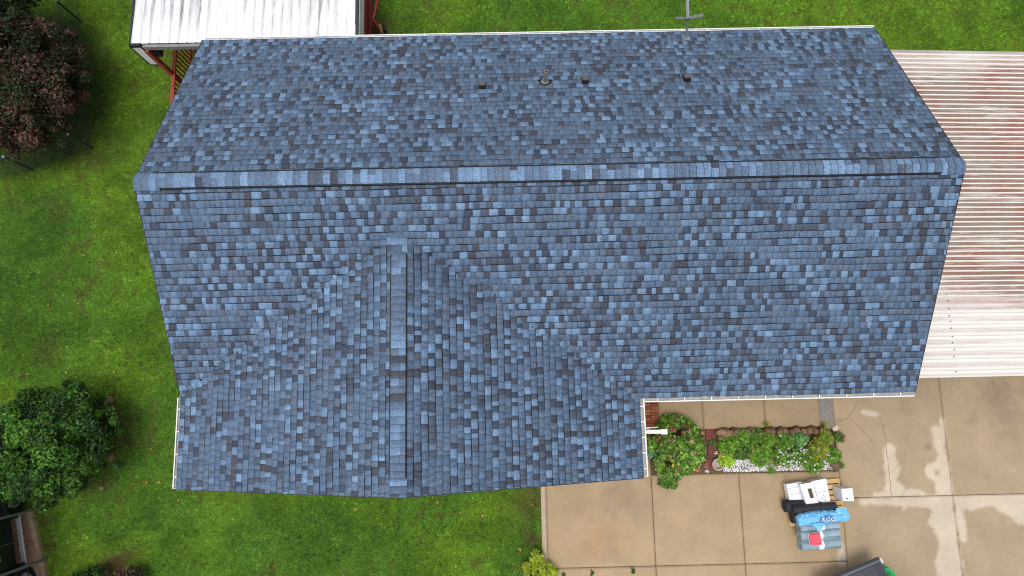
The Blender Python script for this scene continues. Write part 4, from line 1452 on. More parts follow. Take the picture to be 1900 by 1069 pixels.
# flower bed plants, each a clump of its own
G1 = [(.09, .22, .02), (.07, .17, .02), (.13, .28, .03), (.05, .12, .015)]
G2 = [(.05, .13, .02), (.035, .09, .015), (.07, .16, .03)]
G3 = [(.10, .19, .02), (.14, .21, .02), (.08, .16, .02), (.18, .16, .03)]
beds = [
 ('leafy_annual', 'bright green bushy annual at the left end of the flower bed', (1352, 826), .21, .34, 46, G1, .075, .022, None),
 ('leafy_annual', 'yellow green low annual at the lower left of the flower bed', (1349, 853), .16, .26, 26, [(.20, .34, .03), (.14, .28, .02)], .08, .025, None),
 ('leafy_annual', 'dark green feathery annual second from the left in the bed', (1379, 838), .20, .36, 44, G2, .06, .016, None),
 ('leafy_annual', 'bright green annual standing tall behind the dark feathery one', (1376, 811), .17, .38, 34, G1, .075, .022, None),
 ('leafy_annual', 'dark green tuft by the stones in the middle of the bed', (1402, 808), .15, .34, 30, G2, .08, .022, None),
 ('leafy_annual', 'bright green annual spilling over the white chips mid bed', (1412, 845), .26, .34, 62, G1, .075, .022, None),
 ('leafy_annual', 'green annual with a pink bud behind mid bed', (1424, 815), .17, .36, 34, G1, .08, .025, [((.75, .16, .20), 2)]),
 ('flowering_annual', 'green annual with scattered white flowers right of mid bed', (1447, 850), .20, .34, 44, G1, .07, .024, [((.85, .85, .85), 18), ((.75, .25, .20), 5)]),
 ('leafy_annual', 'deep green annual at the back right of mid bed', (1455, 818), .22, .36, 50, G1 + G2, .08, .026, [((.85, .85, .85), 2)]),
 ('leafy_annual', 'glossy blue green annual near the back with one red flower', (1484, 815), .17, .38, 34, [(.08, .22, .07), (.05, .15, .04), (.12, .28, .10)], .08, .03, [((.7, .05, .04), 2)]),
 ('flowering_annual', 'green annual dotted with white and pink flowers near the right', (1487, 846), .20, .36, 46, G1 + G2, .07, .024, [((.88, .88, .88), 22), ((.80, .45, .48), 7)]),
 ('flowering_annual', 'annual with pink white blooms trailing over the bed front', (1512, 862), .20, .30, 40, G1, .07, .024, [((.85, .60, .62), 4), ((.9, .9, .9), 4)]),
 ('lance_leaf_plant', 'yellow green lance leaved plant with bronze tips at the right end', (1528, 814), .17, .38, 26, G3, .13, .034, None),
 ('lance_leaf_plant', 'spiky yellow green plant in the right half of the bed', (1520, 840), .20, .38, 26, G3, .12, .03, [((.88, .88, .88), 3)]),
 ('leafy_annual', 'mid green annual filling the lower right corner of the bed', (1546, 845), .17, .30, 32, G1, .075, .026, [((.88, .88, .88), 3)]),
 ('leafy_annual', 'low green annual with red buds in front of the mid bed tufts', (1398, 836), .17, .30, 34, G1, .075, .022, [((.75, .2, .15), 2)]),
 ('flowering_annual', 'white flowered annual at the bed front right of the hanging sprig', (1466, 853), .16, .30, 36, G1, .07, .024, [((.88, .88, .88), 16)]),
 ('pink_flower', 'small plant with bright pink blossoms overhanging the right bed edge', (1557, 812), .12, .34, 16, G2, .07, .022, [((.80, .16, .32), 6)]),
 ('leafy_annual', 'lone yellow green sprout in front of the bed beside the pallet', (1515, 876), .06, .18, 6, G3, .07, .022, [((.9, .9, .8), 1)]),
 ('leafy_annual', 'green sprig hanging over the front edge of mid bed', (1433, 874), .09, .22, 10, G1, .09, .02, None),
 ('sprout', 'small lime green sprout among the stones at the right', (1531, 790), .07, .25, 7, G3, .07, .022, None),
 ('sprout', 'small lime green sprout rising from the middle of the stone row', (1423, 787), .06, .24, 6, G3, .06, .02, None),
 ('sprout', 'thin green weed between the pavers and the bed stones', (1322, 822), .08, .15, 8, G2, .07, .02, None),
 ('fern_clump', 'wispy green fern tuft beside the clay bowl right of the bed', (1562, 862), .09, .2, 9, G1, .08, .014, None),
]
random.seed(77)
for nm, lab, (px, py), r, h, n_, pal, lf, w_, fl_ in beds:
    c = at(px, py, h * .7)
    if n_ > 15: r *= 1.22; n_ = int(n_ * 1.9)
    pal = [(min(.5, q[0] * 1.9 + .01), min(.6, q[1] * 1.75), q[2] * 1.6) for q in pal]
    sp = spots_px((c.x, c.y), r, n_, h, (.8, 1.25), (.5, 1.35), .85)
    t = rosettes(nm, lab, 'plant', sp, pal, lf, w_, 7, 'plants in the flower bed')
    if fl_:
        t0 = t.location
        for col_, m_ in fl_:
            for i in range(m_):
                s = random.choice(sp)
                flower_head((s[0] - t0.x, s[1] - t0.y, s[2] + .06), .020, col_, t, 9, 'flower', 'petal', .042)
# clay bowl and tipped pot
c = at(1332, 862, .12)
g = MB(); g.lathe([(.07, 0), (.12, .02), (.15, .13), (.155, .15), (.12, .15), (.085, .06), (.02, .05)], (c.x, c.y, .004), 22)
tag(g.build('clay_bowl', simple('pinkish_pale_clay', (.42, .34, .30), .8, 0, .2, 15)), 'pale pinkish clay bowl on the corner between paver and flower bed', 'bowl')
c = at(1551, 864, .15)
g = MB(); g.lathe([(.07, -.12), (.085, -.1), (.12, .1), (.13, .12), (.10, .12), (.07, -.08)], (0, 0, 0), 18)
pt = g.build('tipped_pot', simple('brown_clay', (.22, .14, .10), .85, 0, .2, 15)); pt.location = (c.x, c.y, .11); pt.rotation_euler = (R_(60), 0, R_(40))
tag(pt, 'brown clay pot tipped over at the right corner of the bed', 'pot')
c = at(1302, 808, .15)
g = MB(); g.lathe([(.03, 0), (.05, .03), (.045, .10), (.02, .14), (.03, .17), (.012, .2)], (c.x, c.y, 0.0), 14)
tag(g.build('garden_ornament', M['white']), 'small white garden ornament at the right edge of the hydrangea', 'ornament')
# weeds in the joint
for i, (px, py, lab) in enumerate(((1046, 1066, 'dark green weed tuft in the driveway joint nearest the yellow shrub'), (1097, 1063, 'middle weed tuft in the lower driveway joint'), (1174, 1059, 'thin weed tuft in the lower driveway joint, rightmost of three'))):
    c = at(px, py, .06)
    t = rosettes('weed', lab, 'weed', spots_px((c.x, c.y), .06, 7, .06), G2, .06, .014, 7, 'weeds in the driveway joint')
# fallen leaves on the grass
for i, (px, py) in enumerate(((90, 566), (281, 833), (331, 929), (296, 895), (212, 690), (145, 563), (272, 895), (123, 691), (350, 948), (660, 945), (853, 951), (812, 932), (895, 957), (965, 1020), (157, 993), (126, 1003), (220, 559), (1632, 27), (228, 123), (157, 474), (272, 492))):
    c = at(px, py, .03)
    g = MB(); s = random.uniform(.03, .05)
    a = random.uniform(0, 6.28)
    pts = [(math.cos(a + k_ * math.pi / 3) * s * (1 if k_ % 3 == 0 else .55), math.sin(a + k_ * math.pi / 3) * s * (1 if k_ % 3 == 0 else .55), .035 + .012 * (k_ % 2)) for k_ in range(6)]
    g.add([(0, 0, .03)] + pts, [(0, k_ + 1, (k_ + 1) % 6 + 1) for k_ in range(6)])
    o = g.build('fallen_leaf', M['fallen'] if 'fallen' in M else M.setdefault('fallen', simple('dry_leaf', (.50, .24, .08), .7, 0, .3, 9))); o.location = (c.x, c.y, 0)
    tag(o, 'dry orange tan leaf lying on the grass', 'leaf', 'dry leaves scattered on the lawn')
# ------------------------------------------------------------------ pallet and materials on the driveway
GZ = 0.046
ori = at(1456, 897, .18); ux = (at(1558, 888, .18) - ori); PWD = ux.length; ang = math.atan2(ux.y, ux.x)
pal = empty('pallet', (ori.x, ori.y, GZ), ang); tag(pal, 'pale pine pallet on the driveway under boxes and roofing rolls', 'pallet')
D_ = 1.06
for i in range(8):
    g = MB(); w_ = .105; y = -i * (D_ - w_) / 7
    g.box(0, PWD, y - w_, y, .095, .115); g.build('deck_board', M['pine'], pal, bevel=.002)
for x in (0, PWD / 2 - .02, PWD - .04):
    g = MB(); g.box(x, x + .04, -D_, 0, .018, .094); g.build('stringer', M['pine'], pal)
for y in (0, -D_ / 2 + .05, -D_ + .1):
    g = MB(); g.box(0, PWD, y - .1, y, 0, .017); g.build('bottom_board', M['pine'], pal)
ZP = GZ + .116


def pxbox(name, poly, z0, z1, mat, label, cat, group=None, bevel=.004, ztop=None):
    P_ = [at(x, y, z1) for x, y in poly]
    cx = sum(p.x for p in P_) / len(P_); cy = sum(p.y for p in P_) / len(P_)
    g = MB(); g.prism([(p.x - cx, p.y - cy) for p in P_], 0, z1 - z0)
    o = g.build(name, mat, bevel=bevel); o.location = (cx, cy, z0)
    tag(o, label, cat, group); return o, Vector((cx, cy, z0))


def marks(parent, origin, z, lines, mat, w=.008, name='printed_marks'):
    g = MB()
    for a, b in lines:
        A = at(*a, z); B = at(*b, z)
        g.bar(A - origin + Vector((0, 0, .0)), B - origin, w, .002)
    for i in range(len(g.v)): g.v[i] = (g.v[i][0], g.v[i][1], g.v[i][2] + .0015)
    g.build(name, mat, parent)


ink = simple('grey_ink', (.25, .26, .30), .7)
b1, o1 = pxbox('carton', [(1459, 899), (1488, 894), (1497, 927), (1465, 928)], ZP + .001, .36, M['card'], 'flat white carton at the left end of the pallet', 'carton', 'white cartons on the pallet')
marks(b1, o1, .36, [((1461, 907), (1489, 902)), ((1466, 918), (1484, 915)), ((1477, 897), (1480, 905)), ((1480, 910), (1490, 922))], ink)
# open carton: four walls round a brown load
z0, z1 = .365, .50
outer = [(1484, 899), (1507, 895), (1519, 933), (1496, 936)]
b2, o2 = pxbox('open_carton', outer, z0, z0 + .01, M['card'], 'open white carton with brown contents in the middle of the pallet', 'carton', 'white cartons on the pallet', 0)
inner = [(1498, 907), (1506, 906), (1511, 924), (1504, 925)]
g = MB()
O = [at(x, y, z1) - o2 for x, y in outer]; I = [at(x, y, z1) - o2 for x, y in inner]
vs = [(p.x, p.y, z1 - z0) for p in O] + [(p.x, p.y, z1 - z0) for p in I] + [(p.x, p.y, .011) for p in O] + [(p.x, p.y, .011) for p in I]
fs = []
for i in range(4):
    j = (i + 1) % 4
    fs += [(i, 4 + i, 4 + j, j), (8 + i, i, j, 8 + j), (4 + i, 12 + i, 12 + j, 4 + j), (12 + i, 8 + i, 8 + j, 12 + j)]
g.add(vs, fs); g.build('carton_wall', M['card'], b2)
g = MB(); g.prism([(p.x * .97, p.y * .97) for p in I], .012, .07)
for i in range(26):
    t_, u_ = random.random(), random.random()
    q = (I[0].lerp(I[1], t_)).lerp(I[3].lerp(I[2], t_), u_)
    g.box(q.x - .015, q.x + .015, q.y - .008, q.y + .008, .071, .08 + random.random() * .03)
g.build('carton_contents', M['brown'], b2)
b3, o3 = pxbox('carton', [(1506, 893), (1533, 888), (1542, 935), (1519, 931)], ZP + .001, .44, M['card'], 'large white carton with printed marks right of the open one', 'carton', 'white cartons on the pallet')
marks(b3, o3, .44, [((1512, 915), (1537, 911)), ((1513, 905), (1513, 907)), ((1522, 924), (1525, 926)), ((1526, 923), (1529, 926)), ((1530, 919), (1532, 934)), ((1523, 921), (1529, 919)), ((1509, 897), (1516, 922))], ink)
g = MB(); A = at(1515, 931, .46); g.bar(A - o3, at(1531, 935, .46) - o3, .04, .02); g.build('carton_strap', M['felt'], b3)
topz = .62
b4, o4 = pxbox('tall_carton', [(1561, 907), (1582, 906), (1585, 930), (1564, 930)], ZP + .001, topz, M['card'], 'tall white carton standing on the right edge of the pallet', 'carton', 'white cartons on the pallet')
marks(b4, o4, topz, [((1570, 925), (1574, 926)), ((1571, 924), (1573, 926))], M['felt'], .02)
marks(b4, o4, topz, [((1563, 910), (1566, 927)), ((1567, 909), (1581, 908))], ink, .004)
# place print on the side face that shows
# the tall carton slides left underneath because its foot is lower; nothing else needed


def roll(name, pa, pb, r, z, mat, label, group=None, band=None, hollow=True, n=26):
    A = at(*pa, z); B = at(*pb, z)
    c = (A + B) / 2; d = (B - A); Ln = d.length
    t = empty(name, (c.x, c.y, z - r), math.atan2(d.y, d.x)); tag(t, label, 'roll', group)
    V_ = []; F_ = []
    g = MB()
    m = 30
    for s_, x in enumerate((-Ln / 2, Ln / 2)):
        for i in range(m):
            a = 2 * math.pi * i / m
            rr = r * (1 + .02 * math.sin(2 * a + 1))
            V_.append((x, rr * math.cos(a), r + rr * math.sin(a)))
        for i in range(m):
            a = 2 * math.pi * i / m
            V_.append((x, .32 * r * math.cos(a), r + .32 * r * math.sin(a)))
    for i in range(m):
        j = (i + 1) % m
        F_ += [(i, j, 2 * m + j, 2 * m + i)[::-1], (i, m + i, m + j, j)[::-1], (2 * m + i, 3 * m + i, 3 * m + j, 2 * m + j), (m + i, 3 * m + i, 3 * m + j, m + j)[::-1]]
    g.add(V_, F_)
    body = g.build('roll_body', mat, t, smooth=False)
    me = body.data
    for p in me.polygons: p.use_smooth = abs(p.normal.x) < .5
    g = MB(); a0 = 1.15; rr = r * 1.012           # loose outer lap of the roll
    vs = []
    for x in (-Ln / 2 + .002, Ln / 2 - .002):
        for k_ in range(9):
            a = a0 + k_ * .16; q = r * (1.075 - .009 * k_)
            vs.append((x, -q * math.cos(a), r + q * math.sin(a)))
    g.add(vs, [(k_, k_ + 1, 10 + k_, 9 + k_) for k_ in range(8)])
    g.build('loose_lap', mat, t)
    if band:
        x0_, x1_ = band
        g = MB(); vs = []
        for x in (x0_ * Ln, x1_ * Ln):
            for i in range(m):
                a = 2 * math.pi * i / m
                vs.append((x, r * 1.085 * math.cos(a), r + r * 1.085 * math.sin(a)))
        g.add(vs, [(i, (i + 1) % m, m + (i + 1) % m, m + i) for i in range(m)])
        g.build('paper_band', M['card'], t)
    return t


ug = 'grey blue underlayment rolls'
roll('underlayment_roll', (1484, 1011), (1557, 1006), .135, GZ + .14, M['underlay'], 'grey blue underlayment roll lying on the concrete nearest the truck', ug, (-.07, .06))
roll('underlayment_roll', (1483, 994), (1555, 988), .115, GZ + .42, M['underlay'], 'grey blue roll in the middle, directly under the pink plate', ug, (-.07, .06))
roll('underlayment_roll', (1482, 979), (1554, 973), .13, ZP + .24, M['underlay'], 'grey blue roll tucked against the light blue wrapped bundle', ug, (-.02, .10))
# support: the heap under the middle roll
g = MB(); A = at(1490, 996, GZ + .15); B = at(1550, 992, GZ + .15)
roll('underlayment_roll', (1486, 997), (1554, 992), .13, GZ + .135, M['underlay'], 'bottom roll mostly hidden beneath the middle grey blue roll', ug)
roll('felt_roll', (1468, 958), (1552, 952), .17, ZP + .175, M['felt'], 'black felt roll lying across the pallet beside the blue bundle', 'black felt rolls')
roll('felt_roll', (1455, 939), (1515, 936), .15, ZP + .155, M['felt'], 'shorter black felt roll sticking out at the left of the pallet', 'black felt rolls')
A = at(1466, 944, ZP + .36); B = at(1556, 938, ZP + .36)
roll('felt_sheet', (1470, 946), (1550, 939), .10, ZP + .36, M['felt'], 'black felt bundle resting on top of the black rolls', 'black felt rolls')

# crumpled light blue wrapped bundle with print
A = at(1479, 966, .60); B = at(1572, 953, .60)
c = (A + B) / 2; d = B - A; Ln = d.length
bw = empty('wrapped_bundle', (c.x, c.y, .30), math.atan2(d.y, d.x)); tag(bw, 'crumpled light blue plastic wrapped bundle with large printed letters', 'bundle')
bw.location.z = .47
from mathutils import noise as mn
bm = bmesh.new()
m_, k2 = 90, 40
grid = []
for i in range(m_ + 1):
    s = i / m_; row = []
    for j in range(k2):
        a = 2 * math.pi * j / k2
        taper = .72 + .28 * min(1, (1 - abs(2 * s - 1)) * 6)
        v = Vector(((s - .5) * Ln, .135 * math.cos(a), .12 * math.sin(a)))
        f = abs(mn.noise(Vector((v.x * 7, v.y * 16, v.z * 16 + 3)))) * .06 + .035 * mn.noise(Vector((v.x * 3 + a, a * 2, 1)))
        f += .06 * abs(mn.noise(Vector((v.x * 20, a * 2.5, 4)))) + .05 * abs(mn.noise(Vector((v.x * 9 - a * 4, a * 5, 9))))
        v.y *= taper * (1 + (f - .02) * 3.2); v.z *= taper * (1 + (f - .02) * 3.5)
        v.y += .03 * math.sin(s * 5)
        row.append(bm.verts.new(v + Vector((0, 0, .13))))
    grid.append(row)
for i in range(m_):
    for j in range(k2): bm.faces.new((grid[i][j], grid[i][(j + 1) % k2], grid[i + 1][(j + 1) % k2], grid[i + 1][j]))
bm.faces.new(grid[0][::-1]); bm.faces.new(grid[-1])
bmesh.ops.recalc_face_normals(bm, faces=bm.faces)
me = bpy.data.meshes.new('wrap'); bm.to_mesh(me); bm.free(); me.materials.append(M['bluewrap'])
w = bpy.data.objects.new('wrap', me); COL.objects.link(w); w.parent = bw
# loose flaps of plastic
for nm, pts, z in (('wrap_flap', [(1504, 972), (1532, 970), (1522, 986)], .72), ('wrap_flap', [(1482, 968), (1570, 960), (1569, 966), (1482, 976)], .66), ('wrap_flap', [(1550, 944), (1570, 941), (1575, 957), (1556, 956)], .70), ('wrap_flap', [(1493, 953), (1504, 954), (1497, 962)], .77)):
    P_ = [at(x, y, z) for x, y in pts]
    inv = Matrix.Rotation(-bw.rotation_euler.z, 4, 'Z') @ Matrix.Translation(-bw.location)
    P_ = [inv @ p for p in P_]
    g = MB(); n = len(P_)
    cc_ = sum(P_, Vector()) / n + Vector((0, 0, .02))
    vs = list(P_) + [cc_] + [p - Vector((0, 0, .004)) for p in P_]
    g.add(vs, [(i, (i + 1) % n, n) for i in range(n)] + [tuple(range(2 * n, n, -1))])
    g.build(nm, M['bluewrap'], bw)
# printed letters
for ch, (px, py), sz, mt in (('R', (1528, 965), .13, 'card'), ('O', (1537, 964), .13, 'card'), ('O', (1546, 963.5), .13, 'card')):
    for k_, (dx_, dz_, mm) in enumerate(((0, .0, M['blueink']), (0.0, .003, M['card']))):
        cu = bpy.data.curves.new('t', 'FONT'); cu.body = ch; cu.size = sz; cu.align_x = 'CENTER'; cu.align_y = 'CENTER'; cu.extrude = .001
        cu.offset = .008 if k_ == 0 else .0
        to = bpy.data.objects.new('t', cu); COL.objects.link(to)
        dg = bpy.context.evaluated_depsgraph_get()
        me = bpy.data.meshes.new_from_object(to.evaluated_get(dg)); bpy.data.objects.remove(to)
        me.materials.clear(); me.materials.append(mm)
        q = at(px, py, .79)
        lo = bpy.data.objects.new('printed_letter', me); COL.objects.link(lo); lo.parent = bw
        inv = Matrix.Rotation(-bw.rotation_euler.z, 4, 'Z') @ Matrix.Translation(-bw.location)
        lo.location = inv @ (q + Vector((0, 0, dz_)))
g = MB()
inv = Matrix.Rotation(-bw.rotation_euler.z, 4, 'Z') @ Matrix.Translation(-bw.location)
g.bar(inv @ at(1531, 961, .79), inv @ at(1541, 953, .79), .014, .004); g.bar(inv @ at(1524, 963, .79), inv @ at(1522, 967, .79), .014, .004)
g.build('printed_stroke', M['blueink'], bw)

# pink plate on the rolls
P_ = [at(x, y, GZ + .56) for x, y in ((1500, 990), (1520, 988), (1524, 1010), (1504, 1012))]
cx = sum(p.x for p in P_) / 4; cy = sum(p.y for p in P_) / 4
pl = empty('square_lid', (cx, cy, GZ + .54)); tag(pl, 'pinkish red square plastic tub lid on top of the grey blue rolls', 'lid')
g = MB(); g.prism([((p.x - cx) * 1.12, (p.y - cy) * 1.12) for p in P_], 0, .02); g.build('tray', M['galv'], pl, bevel=.008)
g = MB(); g.prism([(p.x - cx, p.y - cy) for p in P_], .021, .06); g.build('lid_top', M['pinkplate'], pl, bevel=.014)
g = MB()
Q = [Vector(((p.x - cx) * .78, (p.y - cy) * .78, .062)) for p in P_]
for i in range(4): g.bar(Q[i], Q[(i + 1) % 4], .012, .006)
g.bar(Vector((-.05, -.02, .062)), Vector((.03, .03, .062)), .012, .006)
g.build('lid_rib', simple('darker_pink', (.55, .05, .09), .4), pl)

# ------------------------------------------------------------------ pickup at the bottom right
cz0 = at(1631, 1033, .70)
ang = math.atan2(.43, 1.18)
tk = empty('pickup_truck', (cz0.x, cz0.y, GZ), ang)          # local: x to the left edge is -, y behind is +
tag(tk, 'black pickup truck with its ribbed tailgate lowered, cropped by the bottom edge', 'pickup truck')
W_ = 1.62
g = MB(); g.box(-W_, 0, -.60, 0, .80, .86); tg = g.build('tailgate', M['liner'], tk, bevel=.03)
tg.location.z = -.2; tg['label'] = 'lowered black plastic lined tailgate'
g = MB(); g.box(-W_ + .02, -.02, -.105, -.045, .862, .885); g.build('tailgate_lip', simple('greyed_lip', (.11, .115, .13), .45), tg, bevel=.01)
g = MB()
x = -W_ + .12
while x < -.2:
    g.box(x, x + .022, -.55, -.14, .861, .872); x += .062
g.build('ribs', simple('worn_rib', (.10, .10, .115), .5), tg, bevel=.004)
g = MB(); g.box(-.02, .03, -.16, -.03, .82, .88); g.tube((.01, -.08, .85), (.05, -.13, .87), .012, .012, 8); g.build('latch', M['silver'], tg)
g = MB()
g.box(-W_ + .02, -.02, -2.4, -.62, .56, .62)
for xx in (-W_ - .12, -.05): g.box(xx, xx + .17, -2.4, -.66, .40, 1.10)
g.box(-W_ - .12, .12, -2.5, -2.41, .45, 1.35)
g.build('bed', M['liner'], tk, bevel=.02)
g = MB()
vs = []
prof = [(-2.52, .40), (-2.52, 1.35), (-2.75, 1.90), (-3.9, 1.92), (-4.6, 1.38), (-5.75, 1.25), (-5.95, .9), (-5.95, .45)]
for s_, xx in enumerate((-W_ - .12, .12)):
    for y, z in prof:
        k_ = .14 if z > 1.4 else 0
        vs.append((xx + (k_ if s_ == 0 else -k_), y, z))
n = len(prof)
g.add(vs, [(i, (i + 1) % n, n + (i + 1) % n, n + i) for i in range(n)] + [tuple(reversed(range(n))), tuple(range(n, 2 * n))])
cb = g.build('cab', M['carpaint'], tk, bevel=.03)
g = MB(); g.box(-W_ + .15, -.15, -2.70, -2.62, 1.42, 1.8); g.build('rear_window', M['glass'], cb)
for xx in (-W_ - .05, .05):
    for y in (-1.35, -4.9):
        g = MB(); g.tube((xx - .12, y, .38), (xx + .12, y, .38), .38, .38, 28); wh = g.build('wheel', M['rubber'], tk, bevel=.03)
        g = MB(); g.tube((xx - .125, y, .38), (xx + .125, y, .38), .22, .22, 20); g.build('rim', M['silver'], wh)
c = at(1652, 1064, .5)
g = MB()
random.seed(3)
bm = bmesh.new(); bmesh.ops.create_icosphere(bm, subdivisions=3, radius=1)
for v in bm.verts:
    v.co = Vector((v.co.x * .16, v.co.y * .10, v.co.z * .22)) * (1 + .35 * mn.noise(v.co * 2.2))
me = bpy.data.meshes.new('b'); bm.to_mesh(me); bm.free(); me.materials.append(M['greenbag'])
o = bpy.data.objects.new('green_bag', me); COL.objects.link(o); o.location = (c.x + .05, c.y - .02, GZ + .22); o.rotation_euler = (0, 0, -.7)
tag(o, 'bright green plastic bag beside the truck on the bottom edge', 'bag')

# ------------------------------------------------------------------ neighbour's slab, vehicle and fence at lower left
th = math.atan2(.54, -1.64)                      # direction of the kerb line, running down the picture
e0 = Vector((-5.21, -6.89, 0)); ed = Vector((.318, -.948, 0)).normalized(); en = Vector((-.948, -.318, 0))
P_ = [e0 + en * .12 - ed * .05, e0 + ed * 5, e0 + ed * 5 + en * 7, e0 - ed * .05 + en * 7]
P_[1] = e0 + ed * 5 + en * .12
g = MB(); g.prism([(p.x, p.y) for p in P_], -.05, .03)
sl = g.build('neighbour_slab', simple('brown_concrete', (.36, .215, .135), .85, 0, .25, 3)); tag(sl, kind='structure')
g = MB(); Q = [e0 - ed * .05, e0 + ed * 5, e0 + ed * 5 + en * .115, e0 - ed * .05 + en * .115]
g.prism([(p.x, p.y) for p in Q], -.05, .12); tag(g.build('kerb', simple('worn_kerb', (.30, .23, .14), .9, 0, .35, 6), bevel=.015), kind='structure')
g = MB(); A = e0 + ed * .72; g.bar(A + en * .13 + Vector((0, 0, .032)), A + en * 2 + Vector((0, 0, .032)), .015, .004); tag(g.build('slab_joint', M['joint']), kind='structure')
nc = empty('neighbour_carport', (e0.x, e0.y, 0)); tag(nc, 'slim grey steel carport posts over the black vehicle at the left edge', 'carport')
for (px, py) in ((66, 945), (83, 1038), (104, 1120)):
    q = at(px, py, .1) - nc.location; q.z = 0
    g = MB(); g.tube(q + Vector((0, 0, .05)), q + Vector((0, 0, 2.6)), .035, .035, 12); g.build('post', M['steelgrey'], nc)
g = MB(); q0 = at(66, 945, .1) - nc.location; 
pts = [q0 + en * 0.0 - ed * .3, q0 + ed * 5 + en * 0.0, q0 + ed * 5 + en * 4, q0 - ed * .3 + en * 4]
g.prism([(p.x, p.y) for p in pts], 2.6, 2.66); g.build('roof', M['greytrim'], nc)

vh = empty('off_roader', (0, 0, .03))
tag(vh, 'black boxy off-road vehicle with silver running board at the lower left edge', 'vehicle')
s0 = at(50, 1045, .33); s1 = at(37, 955, .33)
dv = (s1 - s0).normalized()                      # forward = up the picture
vh.location = ((s0 + s1) / 2).to_tuple()[:2] + (.03,)
vh.rotation_euler = (0, 0, math.atan2(dv.y, dv.x) - math.pi / 2)     # local +y forward, -x away from the camera
half = (s1 - s0).length / 2
g = MB(); g.box(-.11, 0, -half, half, .28, .33); g.build('running_board', M['silver'], vh, bevel=.01)
bodyx0, bodyx1 = -1.75, -.10
g = MB()
prof = [(-1.75, .45), (-1.75, 1.15), (-1.62, 1.22), (1.0, 1.22), (2.05, 1.12), (2.15, .9), (2.15, .45)]
n = len(prof)
vs = [(bodyx0, y, z) for y, z in prof] + [(bodyx1, y, z) for y, z in prof]
g.add(vs, [(i, (i + 1) % n, n + (i + 1) % n, n + i) for i in range(n)] + [tuple(reversed(range(n))), tuple(range(n, 2 * n))])
bd = g.build('body', M['carpaint'], vh, bevel=.05)
g = MB()
prof = [(-1.7, 1.21), (-1.62, 1.85), (.35, 1.88), (.95, 1.21)]
vs = [(bodyx0 + (.02 if z < 1.5 else .16), y, z) for y, z in prof] + [(bodyx1 - (.02 if z < 1.5 else .16), y, z) for y, z in prof]
n = 4
g.add(vs, [(i, (i + 1) % n, n + (i + 1) % n, n + i) for i in range(n)] + [tuple(reversed(range(n))), tuple(range(n, 2 * n))])
g.build('cabin', M['glass'], vh, bevel=.03)
g = MB(); g.box(bodyx0 + .17, bodyx1 - .17, -1.6, .33, 1.885, 1.92); g.build('roof', M['carpaint'], vh, bevel=.015)
for y in (-1.0, -.02, .72):
    g = MB(); g.box(bodyx1 + .001, bodyx1 + .006, y - .006, y + .006, .5, 1.2); g.build('door_seam', M['steelgrey'], bd)
g = MB(); g.box(bodyx1, bodyx1 + .03, -.35, -.18, 1.0, 1.03); g.build('door_handle', M['silver'], bd)
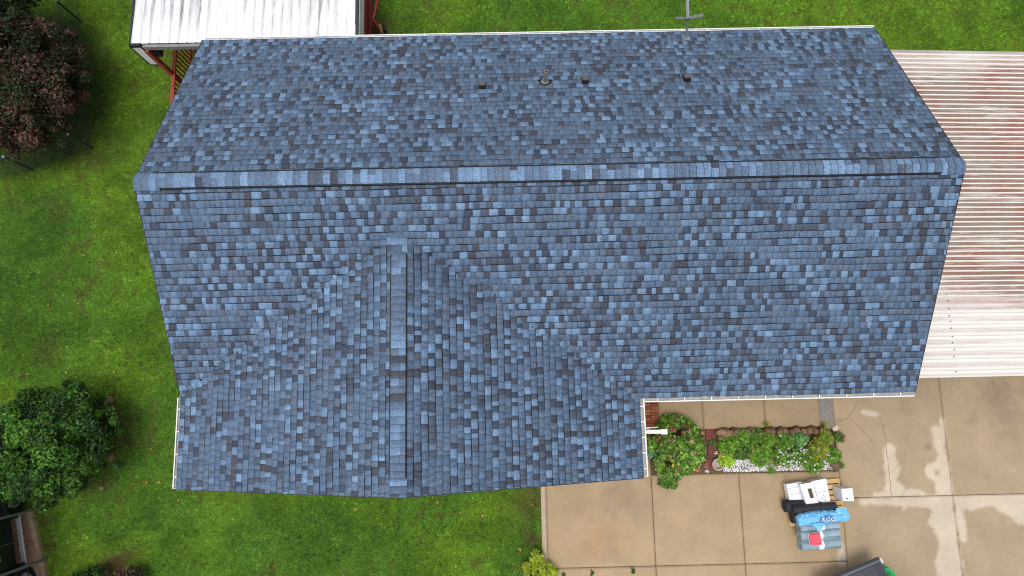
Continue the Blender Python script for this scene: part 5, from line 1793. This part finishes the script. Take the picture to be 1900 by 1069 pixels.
for y, nm in ((half + .42, 'front'), (-half - .42, 'rear')):
    for xx in (-.14, -1.66):
        g = MB(); g.tube((xx - .11, y, .37), (xx + .11, y, .37), .37, .37, 32); wh = g.build('wheel', M['rubber'], vh, bevel=.03)
        g = MB(); s_ = 1 if xx > -1 else -1
        g.tube((xx + s_ * .08, y, .37), (xx + s_ * .115, y, .37), .22, .22, 24); rm = g.build('rim', M['steelgrey'], wh, bevel=.01)
        g = MB()
        for k_ in range(6):
            a = k_ * math.pi / 3
            g.bar((xx + s_ * .118, y, .37), (xx + s_ * .118, y + math.cos(a) * .2, .37 + math.sin(a) * .2), .04, .012)
        g.build('spoke', M['silver'], rm)
    g = MB(); m = 12; vs = []
    for xx in (-.12, .06):
        for i in range(m + 1):
            a = math.pi * i / m
            vs.append((xx, y + math.cos(a) * .48, .45 + math.sin(a) * .42)); vs.append((xx, y + math.cos(a) * .42, .43 + math.sin(a) * .36))
    k_ = 2 * (m + 1)
    fs = []
    for i in range(m):
        a = 2 * i
        fs += [(a, a + 2, k_ + a + 2, k_ + a), (a + 1, k_ + a + 1, k_ + a + 3, a + 3), (k_ + a, k_ + a + 2, k_ + a + 3, k_ + a + 1), (a, a + 1, a + 3, a + 2)]
    g.add(vs, fs); g.build('fender_flare', M['carpaint'], vh, bevel=.008)

# chain link fence round the dark tree
F0 = at(172, 275); F1 = at(60, 315); Fn = at(150, 40); F2 = at(-60, 352)
fe = empty('chain_link_fence', (F0.x, F0.y, 0)); tag(fe, 'low dark chain link fence enclosing the reddish tree', 'fence')
HF = .98
posts = [Fn, Fn.lerp(F0, .5), F0, F1, F2]
Fn2 = Fn + (Fn - F0).normalized() * 2.4
posts = [Fn2] + posts
for p in posts:
    q = p - fe.location
    g = MB(); g.tube(q + Vector((0, 0, -.05)), q + Vector((0, 0, HF + .03)), .028, .028, 10)
    po_ = g.build('post', M['steelgrey'] if False else M['darktrim'], fe)
    g = MB(); g.lathe([(.03, 0), (.036, .02), (.02, .05)], q + Vector((0, 0, HF + .03)), 10); g.build('post_cap', M['galv'], po_)
g = MB(); r_ = MB()
for a, b in zip(posts[:-1], posts[1:]):
    A = a - fe.location; B = b - fe.location; d = B - A; Ln = d.length; d = d.normalized()
    r_.tube(A + Vector((0, 0, HF)), B + Vector((0, 0, HF)), .017, .017, 8)
    s = -HF
    while s < Ln:
        for sg in (1, -1):
            t0_, z0_, t1_, z1_ = s, 0.02, s + HF, HF
            if sg < 0: z0_, z1_ = HF, .02
            if t0_ < 0: k_ = (0 - t0_) / (t1_ - t0_); z0_ += (z1_ - z0_) * k_; t0_ = 0
            if t1_ > Ln: k_ = (Ln - t0_) / (t1_ - t0_); z1_ = z0_ + (z1_ - z0_) * k_; t1_ = Ln
            if t1_ - t0_ > .02: g.tube(A + d * t0_ + Vector((0, 0, z0_)), A + d * t1_ + Vector((0, 0, z1_)), .0018, .0018, 3, caps=False)
        s += .075
r_.build('top_rail', M['darktrim'], fe)
g.build('mesh', M['darktrim'], fe)
